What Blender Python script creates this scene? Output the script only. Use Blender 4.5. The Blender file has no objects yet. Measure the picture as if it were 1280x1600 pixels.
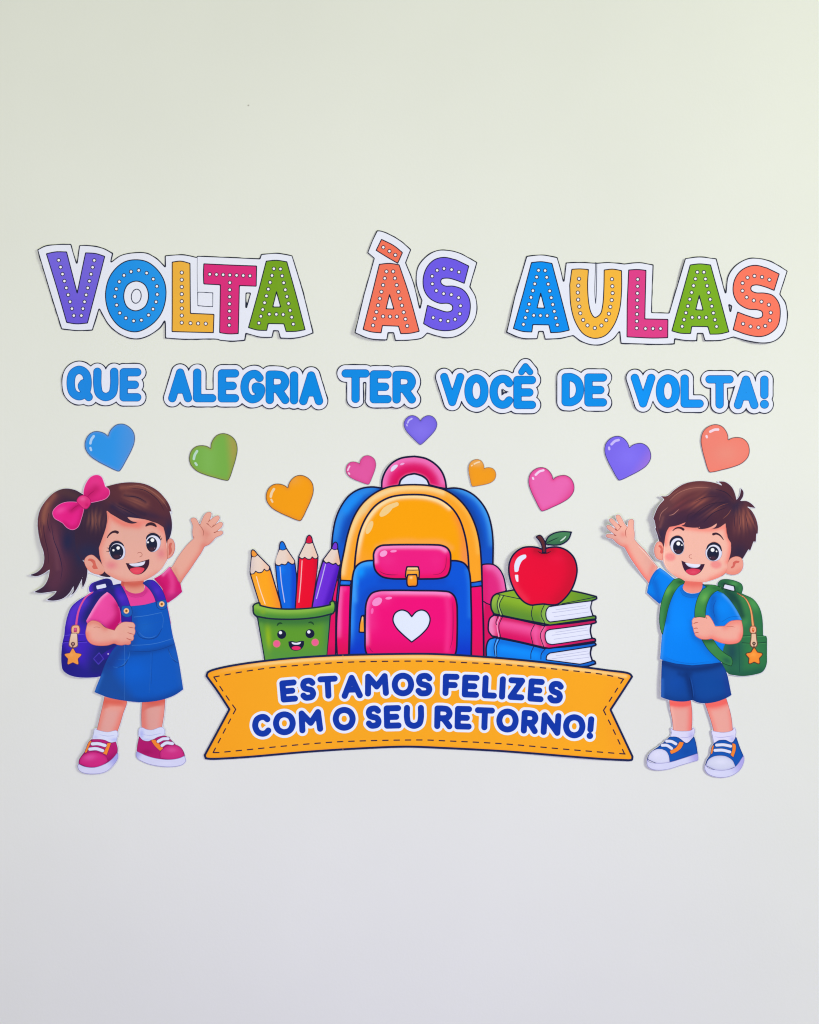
import bpy, math, random
import numpy as np
from mathutils import Vector
random.seed(4)
PX = 0.0015                      # metres of wall per photograph pixel
EYE = 1.45
def WX(px): return (px - 640.0) * PX
def WZ(py): return EYE + (800.0 - py) * PX

# ------------------------------------------------------------ camera, light, exposure
scn = bpy.context.scene
COL = scn.collection
cam_d = bpy.data.cameras.new('camera')
cam = bpy.data.objects.new('camera', cam_d); COL.objects.link(cam)
DIST = 2.6
cam.location = (0, -DIST, EYE); cam.rotation_euler = (math.radians(90), 0, 0)
cam_d.sensor_fit = 'VERTICAL'; cam_d.sensor_height = 24.0
cam_d.lens = 24.0 * (DIST - 0.003) / (1600 * PX)
cam_d.clip_start = 0.05; cam_d.clip_end = 60
scn.camera = cam
w = bpy.data.worlds.new('World'); scn.world = w; w.use_nodes = True
w.node_tree.nodes['Background'].inputs[0].default_value = (1.0, 1.0, 0.88, 1)
w.node_tree.nodes['Background'].inputs[1].default_value = 0.30
def area(name, loc, target, sx, sy, power, colour):
    l = bpy.data.lights.new(name, 'AREA'); l.shape = 'RECTANGLE'; l.size = sx; l.size_y = sy
    l.energy = power; l.color = colour
    o = bpy.data.objects.new(name, l); COL.objects.link(o)
    o.location = loc
    o.rotation_euler = (Vector(target) - Vector(loc)).to_track_quat('-Z', 'Y').to_euler()
    return o
area('window_light', (4.4, -3.4, 2.7), (0.0, 0, 1.5), 1.7, 1.9, 190, (0.965, 1.0, 0.85))
area('balance_fill', (-0.9, -2.6, 1.7), (-0.3, 0, 1.6), 1.6, 1.2, 24, (0.98, 1.0, 0.80))  # unseen fill lamp, added on the left to even out the window side
area('violet_fill', (0.0, -2.3, 0.1), (0.0, 0, 0.75), 2.4, 1.0, 20, (0.34, 0.22, 1.0))  # unseen violet lamp, added to tint the lower wall lavender
scn.view_settings.view_transform = 'Standard'; scn.view_settings.look = 'None'
scn.view_settings.exposure = 0.11; scn.view_settings.gamma = 1.0
scn.cycles.filter_width = 1.15

# ------------------------------------------------------------ materials
def lin(c):
    c = np.asarray(c, float)
    return np.where(c <= 0.04045, c / 12.92, ((c + 0.055) / 1.055) ** 2.4)
def hx(s):
    return lin([int(s[i:i+2], 16) / 255 for i in (0, 2, 4)])
def paper_material(name, rough, spec, bump):
    m = bpy.data.materials.new(name); m.use_nodes = True
    nt = m.node_tree; b = nt.nodes['Principled BSDF']
    at = nt.nodes.new('ShaderNodeAttribute'); at.attribute_name = 'ink'
    tc = nt.nodes.new('ShaderNodeTexCoord')
    n1 = nt.nodes.new('ShaderNodeTexNoise'); n1.inputs['Scale'].default_value = 420; n1.inputs['Detail'].default_value = 3
    n2 = nt.nodes.new('ShaderNodeTexNoise'); n2.inputs['Scale'].default_value = 9; n2.inputs['Detail'].default_value = 2
    hs = nt.nodes.new('ShaderNodeHueSaturation')
    mr = nt.nodes.new('ShaderNodeMapRange')
    mr.inputs['To Min'].default_value = 0.95; mr.inputs['To Max'].default_value = 1.05
    mx = nt.nodes.new('ShaderNodeMath'); mx.operation = 'ADD'
    m2 = nt.nodes.new('ShaderNodeMath'); m2.operation = 'MULTIPLY'; m2.inputs[1].default_value = 0.5
    L = nt.links.new
    L(tc.outputs['Object'], n1.inputs['Vector']); L(tc.outputs['Object'], n2.inputs['Vector'])
    L(n1.outputs[0], mx.inputs[0]); L(n2.outputs[0], mx.inputs[1]); L(mx.outputs[0], m2.inputs[0])
    L(m2.outputs[0], mr.inputs['Value']); L(mr.outputs[0], hs.inputs['Value'])
    L(at.outputs['Color'], hs.inputs['Color']); L(hs.outputs[0], b.inputs['Base Color'])
    b.inputs['Roughness'].default_value = rough; b.inputs['Specular IOR Level'].default_value = spec
    bp = nt.nodes.new('ShaderNodeBump'); bp.inputs['Strength'].default_value = bump; bp.inputs['Distance'].default_value = 0.0006
    L(n1.outputs[0], bp.inputs['Height']); L(bp.outputs[0], b.inputs['Normal'])
    return m
M_PRINT = paper_material('printed_paper', 0.55, 0.06, 0.12)

def wall_material():
    m = bpy.data.materials.new('cream_wall_paint'); m.use_nodes = True
    nt = m.node_tree; b = nt.nodes['Principled BSDF']; L = nt.links.new
    tc = nt.nodes.new('ShaderNodeTexCoord')
    n = nt.nodes.new('ShaderNodeTexNoise'); n.inputs['Scale'].default_value = 1.6; n.inputs['Detail'].default_value = 4
    r = nt.nodes.new('ShaderNodeValToRGB')
    r.color_ramp.elements[0].position = 0.3; r.color_ramp.elements[1].position = 0.7
    r.color_ramp.elements[0].color = (0.735, 0.755, 0.705, 1)
    r.color_ramp.elements[1].color = (0.765, 0.785, 0.735, 1)
    L(tc.outputs['Object'], n.inputs['Vector']); L(n.outputs[0], r.inputs[0]); L(r.outputs[0], b.inputs['Base Color'])
    n2 = nt.nodes.new('ShaderNodeTexNoise'); n2.inputs['Scale'].default_value = 160; n2.inputs['Detail'].default_value = 3
    n3 = nt.nodes.new('ShaderNodeTexNoise'); n3.inputs['Scale'].default_value = 5; n3.inputs['Detail'].default_value = 2
    ad = nt.nodes.new('ShaderNodeMath'); ad.operation = 'MULTIPLY_ADD'; ad.inputs[1].default_value = 6.0
    L(tc.outputs['Object'], n2.inputs['Vector']); L(tc.outputs['Object'], n3.inputs['Vector'])
    L(n3.outputs[0], ad.inputs[0]); L(n2.outputs[0], ad.inputs[2])
    bp = nt.nodes.new('ShaderNodeBump'); bp.inputs['Strength'].default_value = 0.14; bp.inputs['Distance'].default_value = 0.0012
    L(ad.outputs[0], bp.inputs['Height']); L(bp.outputs[0], b.inputs['Normal'])
    b.inputs['Roughness'].default_value = 0.6; b.inputs['Specular IOR Level'].default_value = 0.3
    return m

# ------------------------------------------------------------ the wall
def make_wall():
    me = bpy.data.meshes.new('wall')
    X0, X1, Z0, Z1 = -4.0, 4.0, -0.6, 4.2
    v = [(X0, 0, Z0), (X1, 0, Z0), (X1, 0, Z1), (X0, 0, Z1), (X0, .15, Z0), (X1, .15, Z0), (X1, .15, Z1), (X0, .15, Z1)]
    f = [(0, 1, 2, 3), (5, 4, 7, 6), (4, 0, 3, 7), (1, 5, 6, 2), (3, 2, 6, 7), (4, 5, 1, 0)]
    me.from_pydata(v, [], f); me.materials.append(wall_material())
    o = bpy.data.objects.new('wall', me); COL.objects.link(o); o['kind'] = 'structure'
    # a little pin mark in the paint
    d = bpy.data.materials.new('paint_chip'); d.use_nodes = True
    d.node_tree.nodes['Principled BSDF'].inputs['Base Color'].default_value = (0.42, 0.41, 0.36, 1)
    d.node_tree.nodes['Principled BSDF'].inputs['Roughness'].default_value = 0.8
    for (x, y, r) in ((388, 164, 1.5),):
        vs = [(WX(x + r * (1 + .3 * math.sin(3 * k)) * math.cos(k * math.pi / 4)), -0.0002 - 0.0003 * (k % 2), WZ(y + .8 * r * math.sin(k * math.pi / 4))) for k in range(8)]
        vs.append((WX(x), -0.0008, WZ(y)))
        me = bpy.data.meshes.new('paint_chip'); me.from_pydata(vs, [], [(k, 8, (k + 1) % 8) for k in range(8)])
        me.materials.append(d); c = bpy.data.objects.new('paint_chip', me); COL.objects.link(c); c.parent = o
make_wall()

# ------------------------------------------------------------ 2-D drawing kit: signed distance shapes
# tracing frames: name -> (x0, y0, pixels of the photograph per unit)
K = dict(P=(0, 0, 1),
 R1=(50,340,.1875), R2=(250,340,250/1280), R3=(540,340,.1875), R4=(790,380,.1875), R5=(1000,380,.1875),
 W1=(90,550,.21875), W2=(360,550,310/1280), W3=(670,550,290/1280), W4=(950,550,270/1280),
 G1=(40,730,160/1164), G2=(120,750,.125), G3=(220,780,140/1244), G4=(80,890,150/1280), G5=(150,890,150/1091), G6=(110,1080,190/1280),
 B1=(1010,740,190/1280), B2=(935,790,.1), B3=(1000,880,210/1280), B4=(1000,1020,180/1280), B5=(1040,820,130/1280), B6=(1080,890,130/1156),
 C1=(380,820,180/1280), C2=(500,700,.125), C3=(640,700,.125), C4=(510,850,.125), C5=(640,850,.125), C6=(750,820,200/1280),
 N1=(300,1010,360/1280), N2=(640,1010,360/1280),
 H1=(120,650,260/1280), H2=(400,640,300/1280), H3=(720,650,300/1280), H4=(930,650,250/1280))

def parse(s, xf=None):
    key = 'P'; pts = []; cor = []
    for t in s.split():
        if t in K: key = t; continue
        c = t.endswith('!'); x, y = t.rstrip('!').split(',')
        x0, y0, k = K[key]
        p = (x0 + float(x) * k, y0 + float(y) * k)
        if xf: p = xf(*p)
        pts.append(p); cor.append(c)
    return np.array(pts, float), cor
def crom(P, n):
    """smooth curve through the points of P (open)"""
    if len(P) < 3: return P
    Q = np.vstack([2 * P[0] - P[1], P, 2 * P[-1] - P[-2]])
    out = []
    for i in range(1, len(Q) - 2):
        p0, p1, p2, p3 = Q[i-1], Q[i], Q[i+1], Q[i+2]
        a0 = np.linalg.norm(p1 - p0) ** .5 + 1e-6; a1 = np.linalg.norm(p2 - p1) ** .5 + 1e-6; a2 = np.linalg.norm(p3 - p2) ** .5 + 1e-6
        m1 = ((p1 - p0) / a0 - (p2 - p0) / (a0 + a1) + (p2 - p1) / a1) * a1
        m2 = ((p2 - p1) / a1 - (p3 - p1) / (a1 + a2) + (p3 - p2) / a2) * a1
        t = np.linspace(0, 1, n, endpoint=False)[:, None]
        out.append((2*t**3-3*t**2+1)*p1 + (t**3-2*t**2+t)*m1 + (-2*t**3+3*t**2)*p2 + (t**3-t**2)*m2)
    out.append(P[-1:])
    return np.vstack(out)
def curve(s, closed=True, xf=None, n=6):
    P, c = parse(s, xf)
    if not closed:
        idx = [0] + [i for i in range(1, len(P) - 1) if c[i]] + [len(P) - 1]
        segs = [crom(P[a:b+1], n) for a, b in zip(idx, idx[1:])]
        return np.vstack([q[:-1] for q in segs] + [segs[-1][-1:]])
    if not any(c):
        m = len(P); Q = np.vstack([P[-2:], P, P[:3]])
        full = crom(Q, n)
        return full[2 * n: (2 + m) * n]
    k = c.index(True); P = np.roll(P, -k, axis=0); c = c[k:] + c[:k]
    P = np.vstack([P, P[:1]]); c = c + [True]
    idx = [i for i, f in enumerate(c) if f]
    return np.vstack([crom(P[a:b+1], n)[:-1] for a, b in zip(idx, idx[1:])])

PAD = 16.0
class S:
    """shape: box + distance function (negative inside)"""
    def __init__(s, box, f, fine=9): s.box = box; s.f = f; s.fine = fine
    def __call__(s, X, Y):
        x0, y0, x1, y1 = s.box
        out = np.full(X.shape, 1e3)
        m = (X > x0 - PAD) & (X < x1 + PAD) & (Y > y0 - PAD) & (Y < y1 + PAD)
        if m.any(): out[m] = s.f(X[m], Y[m])
        return out
    def grow(s, d):
        x0, y0, x1, y1 = s.box
        return S((x0-d, y0-d, x1+d, y1+d), lambda X, Y: s(X, Y) - d)
    def __or__(s, o):
        a, b = s.box, o.box
        return S((min(a[0],b[0]), min(a[1],b[1]), max(a[2],b[2]), max(a[3],b[3])), lambda X, Y: np.minimum(s(X, Y), o(X, Y)))
    def __and__(s, o):
        a, b = s.box, o.box
        return S((max(a[0],b[0]), max(a[1],b[1]), min(a[2],b[2]), min(a[3],b[3])), lambda X, Y: np.maximum(s(X, Y), o(X, Y)))
    def __sub__(s, o): return S(s.box, lambda X, Y: np.maximum(s(X, Y), -o(X, Y)))
def union(L):
    r = L[0]
    b = np.array([q.box for q in L])
    return S((b[:,0].min(), b[:,1].min(), b[:,2].max(), b[:,3].max()), lambda X, Y: np.minimum.reduce([q(X, Y) for q in L]))
def polyS(V):
    V = np.asarray(V)
    def f(X, Y):
        d = np.full(X.shape, 1e9); ins = np.zeros(X.shape, bool)
        for i in range(len(V)):
            ax, ay = V[i]; bx, by = V[(i + 1) % len(V)]
            ex, ey = bx - ax, by - ay; L2 = ex*ex + ey*ey
            if L2 < 1e-12: continue
            wx, wy = X - ax, Y - ay
            t = np.clip((wx*ex + wy*ey) / L2, 0, 1)
            np.minimum(d, (wx - t*ex)**2 + (wy - t*ey)**2, out=d)
            if ay != by:
                c = ((Y >= ay) != (Y >= by)) & (X < ax + wy * (ex / ey))
                ins ^= c
        d = np.sqrt(d)
        return np.where(ins, -d, d)
    return S((V[:,0].min(), V[:,1].min(), V[:,0].max(), V[:,1].max()), f)
def wobble(sh, a=.28):
    """scissor wobble of a hand-cut edge"""
    return S(sh.box, lambda X, Y: sh(X, Y) + a*(np.sin(X/6.1 + 1.7*np.sin(Y/11))*np.sin(Y/7.3 + np.sin(X/13)) + .5*np.sin(X/2.9 + Y/3.7)))
def poly(s, xf=None): return polyS(curve(s, True, xf))
def lineS(V, w0, w1=None):
    """brush stroke along V, width w0 tapering to w1"""
    V = np.asarray(V); w1 = w0 if w1 is None else w1
    L = np.r_[0, np.cumsum(np.linalg.norm(np.diff(V, axis=0), axis=1))]; L = L / max(L[-1], 1e-9)
    R = (w0 + (w1 - w0) * L) / 2
    def f(X, Y):
        d = np.full(X.shape, 1e9)
        for i in range(len(V) - 1):
            ax, ay = V[i]; ex, ey = V[i+1] - V[i]; L2 = ex*ex + ey*ey
            if L2 < 1e-12: continue
            wx, wy = X - ax, Y - ay
            t = np.clip((wx*ex + wy*ey) / L2, 0, 1)
            np.minimum(d, np.hypot(wx - t*ex, wy - t*ey) - (R[i] + t*(R[i+1]-R[i])), out=d)
        return d
    r = max(w0, w1) / 2
    return S((V[:,0].min()-r, V[:,1].min()-r, V[:,0].max()+r, V[:,1].max()+r), f, .45 if r < 1.3 else 9)
def line(s, w0, w1=None, xf=None): return lineS(curve(s, False, xf), w0, w1)
def lens(s, w):
    """brush stroke thin at both ends"""
    w = w * 1.25
    V = curve(s, False); L = np.r_[0, np.cumsum(np.linalg.norm(np.diff(V, axis=0), axis=1))]; L /= L[-1]
    o = lineS(V, w)
    R = w / 2 * np.sqrt(np.clip(np.sin(L * math.pi), 0.02, 1))
    def f(X, Y):
        d = np.full(X.shape, 1e9)
        for i in range(len(V) - 1):
            ax, ay = V[i]; ex, ey = V[i+1] - V[i]; L2 = ex*ex + ey*ey
            wx, wy = X - ax, Y - ay
            t = np.clip((wx*ex + wy*ey) / (L2 + 1e-12), 0, 1)
            np.minimum(d, np.hypot(wx - t*ex, wy - t*ey) - (R[i] + t*(R[i+1]-R[i])), out=d)
        return d
    return S(o.box, f, .45 if w < 2.6 else .8)
def disc(key, x, y, rx, ry=None, rot=0):
    x0, y0, k = K[key]; cx, cy = x0 + x*k, y0 + y*k; rx *= k; ry = rx if ry is None else ry * k
    c, s_ = math.cos(math.radians(rot)), math.sin(math.radians(rot))
    def f(X, Y):
        u = ((X-cx)*c + (Y-cy)*s_) / rx; v = (-(X-cx)*s_ + (Y-cy)*c) / ry
        q = np.hypot(u, v); g = np.hypot(u / rx, v / ry) + 1e-9
        return np.where(q > 0.3, q * (q - 1) / g, -min(rx, ry) * (1 - q))
    r = max(rx, ry)
    return S((cx-r, cy-r, cx+r, cy+r), f)
def star(key, x, y, R, rot=0, inner=0.5, rnd=0.0):
    x0, y0, k = K[key]; cx, cy = x0 + x*k, y0 + y*k
    V = []
    for i in range(10):
        a = math.radians(rot - 90 + 36*i); r = (R*k - rnd) * (1 if i % 2 == 0 else inner)
        V.append((cx + r*math.cos(a), cy + r*math.sin(a)))
    return polyS(np.array(V)).grow(rnd)

# ------------------------------------------------------------ inks
def mixc(C, col, a): return C + (np.asarray(col) - C) * a[:, None]
def paint(base, *fx):
    """('g',key,x0,y0,x1,y1,colour[,colour2]) linear fade, ('b',key,x,y,rx,ry,rot,colour,amount) airbrush spot,
       ('e',width,colour,amount) airbrush along the edge, ('s',path,width,colour,amount) airbrush stroke,
       ('i',shape,width,colour,amount) airbrush along the inside edge of another shape"""
    def f(X, Y, sd):
        C = np.tile(hx(base), (len(X), 1))
        for e in fx:
            if e[0] == 'g':
                _, key, ax, ay, bx, by, col = e; x0, y0, k = K[key]
                ax, ay, bx, by = x0+ax*k, y0+ay*k, x0+bx*k, y0+by*k
                t = np.clip(((X-ax)*(bx-ax)+(Y-ay)*(by-ay)) / ((bx-ax)**2+(by-ay)**2), 0, 1)
                C = mixc(C, hx(col), t*t*(3-2*t))
            elif e[0] == 'b':
                _, key, cx, cy, rx, ry, rot, col, a = e; x0, y0, k = K[key]
                cx, cy, rx, ry = x0+cx*k, y0+cy*k, rx*k, ry*k
                c, s_ = math.cos(math.radians(rot)), math.sin(math.radians(rot))
                u = ((X-cx)*c + (Y-cy)*s_)/rx; v = (-(X-cx)*s_ + (Y-cy)*c)/ry
                C = mixc(C, hx(col), a*np.exp(-(u*u+v*v)*1.4))
            elif e[0] == 'e':
                C = mixc(C, hx(e[2]), e[3]*np.exp(-(np.clip(-sd, 0, None)/e[1])**1.5))
            elif e[0] == 'k':      # streaky sheen: a spot broken into strands running along its long axis
                _, key, cx, cy, rx, ry, rot, col, a, nst = e; x0, y0, k = K[key]
                cx, cy, rx, ry = x0+cx*k, y0+cy*k, rx*k, ry*k
                c, s_ = math.cos(math.radians(rot)), math.sin(math.radians(rot))
                u = ((X-cx)*c + (Y-cy)*s_)/rx; v = (-(X-cx)*s_ + (Y-cy)*c)/ry
                wv = .62 + .38*np.sin(v*nst + 1.1*np.sin(u*2.1 + v*3) + cx)
                C = mixc(C, hx(col), a*wv*np.exp(-(u*u+v*v)*1.4))
            elif e[0] == 'h':      # crisp patch with a slightly soft rim
                d = e[1].f(X, Y); C = mixc(C, hx(e[3]), e[4]*np.clip(0.5 - d/e[2], 0, 1))
            elif e[0] == 's':
                d = lineS(curve(e[1], False, n=4), 0.01).f(X, Y)
                C = mixc(C, hx(e[3]), e[4]*np.exp(-(np.clip(d, 0, None)/(e[2]*.6))**2))
        return C
    return f

# ------------------------------------------------------------ contour mesher
_SLOT = {1:[[0,4,7]],2:[[4,1,5]],3:[[0,1,5,7]],4:[[5,2,6]],5:[[0,4,7],[5,2,6]],6:[[4,1,2,6]],7:[[0,1,2,6,7]],8:[[7,6,3]],
 9:[[0,4,6,3]],10:[[4,1,5],[7,6,3]],11:[[0,1,5,6,3]],12:[[7,5,2,3]],13:[[0,4,5,2,3]],14:[[4,1,2,3,7]],15:[[0,1,2,3]]}
def contour(shape, step):
    x0, y0, x1, y1 = shape.box
    nx = max(4, int((x1-x0)/step)+4); ny = max(4, int((y1-y0)/step)+4)
    gx = x0 - 1.5*step + np.arange(nx)*step; gy = y0 - 1.5*step + np.arange(ny)*step
    X, Y = np.meshgrid(gx, gy)
    F = shape(X.ravel(), Y.ravel()).reshape(X.shape)
    F = np.where(np.abs(F) < 1e-4, 1e-4, F)
    F[0,:] = np.maximum(F[0,:], .01); F[-1,:] = np.maximum(F[-1,:], .01); F[:,0] = np.maximum(F[:,0], .01); F[:,-1] = np.maximum(F[:,-1], .01)
    ins = F < 0
    if not ins.any(): return None
    nid = -np.ones(F.shape, int); nid[ins] = np.arange(ins.sum()); n = ins.sum()
    px = [X[ins]]; py = [Y[ins]]; sd = [F[ins]]
    hc = ins[:, :-1] != ins[:, 1:]; hid = -np.ones(hc.shape, int); hid[hc] = n + np.arange(hc.sum()); n += hc.sum()
    t = F[:, :-1][hc] / (F[:, :-1][hc] - F[:, 1:][hc]); px.append(X[:, :-1][hc] + t*step); py.append(Y[:, :-1][hc]); sd.append(0*t)
    vc = ins[:-1, :] != ins[1:, :]; vid = -np.ones(vc.shape, int); vid[vc] = n + np.arange(vc.sum()); n += vc.sum()
    t = F[:-1, :][vc] / (F[:-1, :][vc] - F[1:, :][vc]); px.append(X[:-1, :][vc]); py.append(Y[:-1, :][vc] + t*step); sd.append(0*t)
    px = np.concatenate(px); py = np.concatenate(py); sd = np.concatenate(sd)
    cfg = ins[:-1,:-1]*1 + ins[:-1,1:]*2 + ins[1:,1:]*4 + ins[1:,:-1]*8
    slots = np.stack([nid[:-1,:-1], nid[:-1,1:], nid[1:,1:], nid[1:,:-1], hid[:-1,:], vid[:,1:], hid[1:,:], vid[:,:-1]], -1)
    faces = []; rim = []
    for c, polys in _SLOT.items():
        m = cfg == c
        if not m.any(): continue
        sl = slots[m]
        for p in polys:
            faces.append(sl[:, p])
            for a, b in zip(p, p[1:] + p[:1]):
                if a >= 4 and b >= 4: rim.append(sl[:, [a, b]])
    rim = np.concatenate(rim) if rim else np.zeros((0, 2), int)
    return px, py, sd, faces, rim

class Cut:
    """one paper cut-out stuck on the wall: an Empty that parents its printed parts"""
    def __init__(s, name, label, cat, centre, lifts=(), base=0.9, group=None, step=1.25, seams=()):
        s.seams = seams
        s.root = bpy.data.objects.new(name, None); COL.objects.link(s.root)
        s.loc = (WX(centre[0]), 0.0, WZ(centre[1])); s.root.location = s.loc
        s.root.empty_display_size = 0.05
        s.root['label'] = label; s.root['category'] = cat
        if group: s.root['group'] = group
        s.lifts = lifts; s.base = base; s.shapes = []; s.step = step
        s.lev = np.zeros((1620, 1300), np.int16)
    def lift(s, X, Y):
        q = s.loc[0]*9
        h = s.base + 0.45*np.sin(X/37.0 + q)*np.sin(Y/29.0 + 1.3) + 0.22*np.sin((X+Y)/17.0 + 2*q)*np.sin((X-.6*Y)/23.0 + q)
        for (ax, p, side) in s.seams:        # where two printed pages overlap the upper one stands a little proud
            t_ = np.clip(((X if ax == 'x' else Y) - p)*side/4.0 + .5, 0, 1); h = h + 0.14*t_*t_*(3 - 2*t_)
        for (x, y, rx, ry, a) in s.lifts: h = h + 1.4*a*np.exp(-((X-x)/rx)**2 - ((Y-y)/ry)**2)
        return np.maximum(h, 0.25) * 0.001
    def part(s, name, layers, parent=None, label=None, step=None, printed=True):
        step = step or s.step
        V = []; C = []; LI = []; LS = []; off = 0
        for (sh, pn) in layers:
            r = contour(sh, min(step, getattr(sh, 'fine', 9)))
            if r is None: continue
            px, py, sd, faces, rim = r
            if printed: s.shapes.append(sh)
            ix = np.clip(px.round().astype(int), 0, 1299); iy = np.clip(py.round().astype(int), 0, 1619)
            lv = 0
            if printed:
                m = np.zeros(s.lev.shape, bool)
                for dx in (-1, 0, 1):
                    for dy in (-1, 0, 1): m[np.clip(iy+dy, 0, 1619), np.clip(ix+dx, 0, 1299)] = True
                lv = int(s.lev[m].max()) + 1
                s.lev[m] = lv
            h = s.lift(px, py) + 0.0004 + lv*0.00004
            V.append(np.stack([px, py, h], 1))
            C.append(pn(px, py, sd) if callable(pn) else np.tile(hx(pn), (len(px), 1)))
            for f in faces:
                LI.append((f + off).ravel()); LS.append(np.full(len(f), f.shape[1]))
            off += len(px)
            if not printed:          # the sheet itself: edge and back
                hb = h - 0.0004
                V.append(np.stack([px, py, hb], 1)); C.append(np.tile(hx('D9DBE6'), (len(px), 1)))
                n = len(px)
                for f in faces:
                    LI.append((f[:, ::-1] + off).ravel()); LS.append(np.full(len(f), f.shape[1]))
                q = np.stack([rim[:,1] + off - n, rim[:,0] + off - n, rim[:,0] + off, rim[:,1] + off], 1)
                LI.append(q.ravel()); LS.append(np.full(len(q), 4))
                off += n
        if not V: return None
        V = np.concatenate(V); C = np.concatenate(C); LI = np.concatenate(LI); LS = np.concatenate(LS)
        co = np.stack([WX(V[:,0]) - s.loc[0], -V[:,2], WZ(V[:,1]) - s.loc[2]], 1)
        # image y runs down, so reverse winding is not needed: front faces look to -Y
        me = bpy.data.meshes.new(name)
        me.vertices.add(len(co)); me.vertices.foreach_set('co', co.ravel())
        me.loops.add(len(LI)); me.polygons.add(len(LS))
        st = np.r_[0, np.cumsum(LS)[:-1]]
        # flip so that normals face the room
        order = np.arange(len(LI)); ends = st + LS - 1
        rev = np.repeat(st + ends, LS) - order
        me.loops.foreach_set('vertex_index', LI[rev].astype(np.int32))
        me.polygons.foreach_set('loop_start', st.astype(np.int32)); me.polygons.foreach_set('loop_total', LS.astype(np.int32))
        me.update(calc_edges=True); me.validate()
        if len(me.vertices) == len(C):
            a = me.color_attributes.new('ink', 'FLOAT_COLOR', 'POINT')
            a.data.foreach_set('color', np.c_[np.clip(C, 0, .93), np.ones(len(C))].ravel())
        me.materials.append(M_PRINT)
        o = bpy.data.objects.new(name, me); COL.objects.link(o); o.parent = parent or s.root
        if label: o['label'] = label
        return o
    def sheet(s, margin=1.0, extra=(), colour='D9DBE8', shape=None, name='paper_sheet', edge=None):
        sh = shape or union(s.shapes + list(extra)).grow(margin)
        o = s.part(name, [(sh, colour)], printed=False, step=1.5)
        return o
INK = '17193A'
def ol(sh, w, pn, ink=INK):
    """a shape printed with an ink outline"""
    return [(sh.grow(w*.58), ink), (sh.grow(-w*.58), pn)]

# ------------------------------------------------------------ rounded lettering
FONT = {
 'A': ["0,1 .5,0! 1,1", ".2,.66 .8,.66"], 'V': ["0,0 .5,1! 1,0"], 'L': ["0,0 0,1! 1,1"], 'I': [".5,0 .5,1"],
 'E': ["1,0 0,0! 0,1! 1,1", "0,.5 .82,.5"], 'F': ["1,0 0,0! 0,1", "0,.5 .85,.5"], 'T': ["0,0 1,0", ".5,0 .5,1"],
 'U': ["0,0 0,.55 .12,.87 .5,1 .88,.87 1,.55 1,0"], 'O': ["@.5,0 .85,.13 1,.5 .85,.87 .5,1 .15,.87 0,.5 .15,.13"],
 'Q': ["@.47,0 .82,.13 .94,.47 .82,.84 .47,.97 .12,.84 0,.47 .12,.13", "1,1 .78,.78 .62,.6 .7,.5"],
 'C': ["1,.16 .8,.02 .5,0 .17,.13 0,.5 .17,.87 .5,1 .8,.97 1,.84"],
 'G': [".92,.14 .72,0 .45,0 .15,.15 0,.5 .14,.85 .45,1 .78,.94 1,.72 .98,.54 .7,.5 .72,.62"],
 'R': ["0,1 0,0! .45,0 .82,.05 1,.27 .82,.5 .45,.55 0,.55!", ".5,.56 1,1"],
 'D': ["0,0 0,1! .4,1 .82,.85 1,.5 .82,.15 .4,0 0,0!"], '!': [".5,0 .5,.6", "#.5,.97"],
 'S': ["1,.14 .8,.02 .5,0 .18,.06 .05,.25 .18,.43 .5,.5 .85,.57 1,.76 .85,.95 .5,1 .2,.98 0,.86"],
 'M': ["0,1 .04,0! .5,.6! .96,0! 1,1"], 'N': ["0,1 0,0! 1,1! 1,0"], 'Z': ["0,0 1,0! 0,1! 1,1"], '^': ["0,1 .5,0! 1,1"]}
def glyph(ch, key, l, t, r, b, w, rot=0):
    x0, y0, k = K[key]
    L, T, R, B = x0 + l*k + w/2, y0 + t*k + w/2, x0 + r*k - w/2, y0 + b*k - w/2
    cx, cy = (L+R)/2, (T+B)/2; a = math.radians(rot); c, s_ = math.cos(a), math.sin(a)
    W, H = R-L, B-T
    if rot and ch != 'O': H0, W0 = H, W; W, H = max((W0 - abs(s_)*H0), 1), max((H0 - abs(s_)*W0), 1)
    def xf(u, v):
        x, y = (u-.5)*W, (v-.5)*H
        return (cx + x*c - y*s_, cy + x*s_ + y*c)
    out = []
    for st in FONT[ch]:
        if st[0] == '@':
            V = curve(st[1:], True, xf); out.append(lineS(np.vstack([V, V[:1]]), w))
        elif st[0] == '#':
            p = parse(st[1:], xf)[0][0]; out.append(lineS(np.array([p, p + (.01, .01)]), w*1.08))
        else: out.append(line(st, w, xf=xf))
    return union(out)

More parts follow.
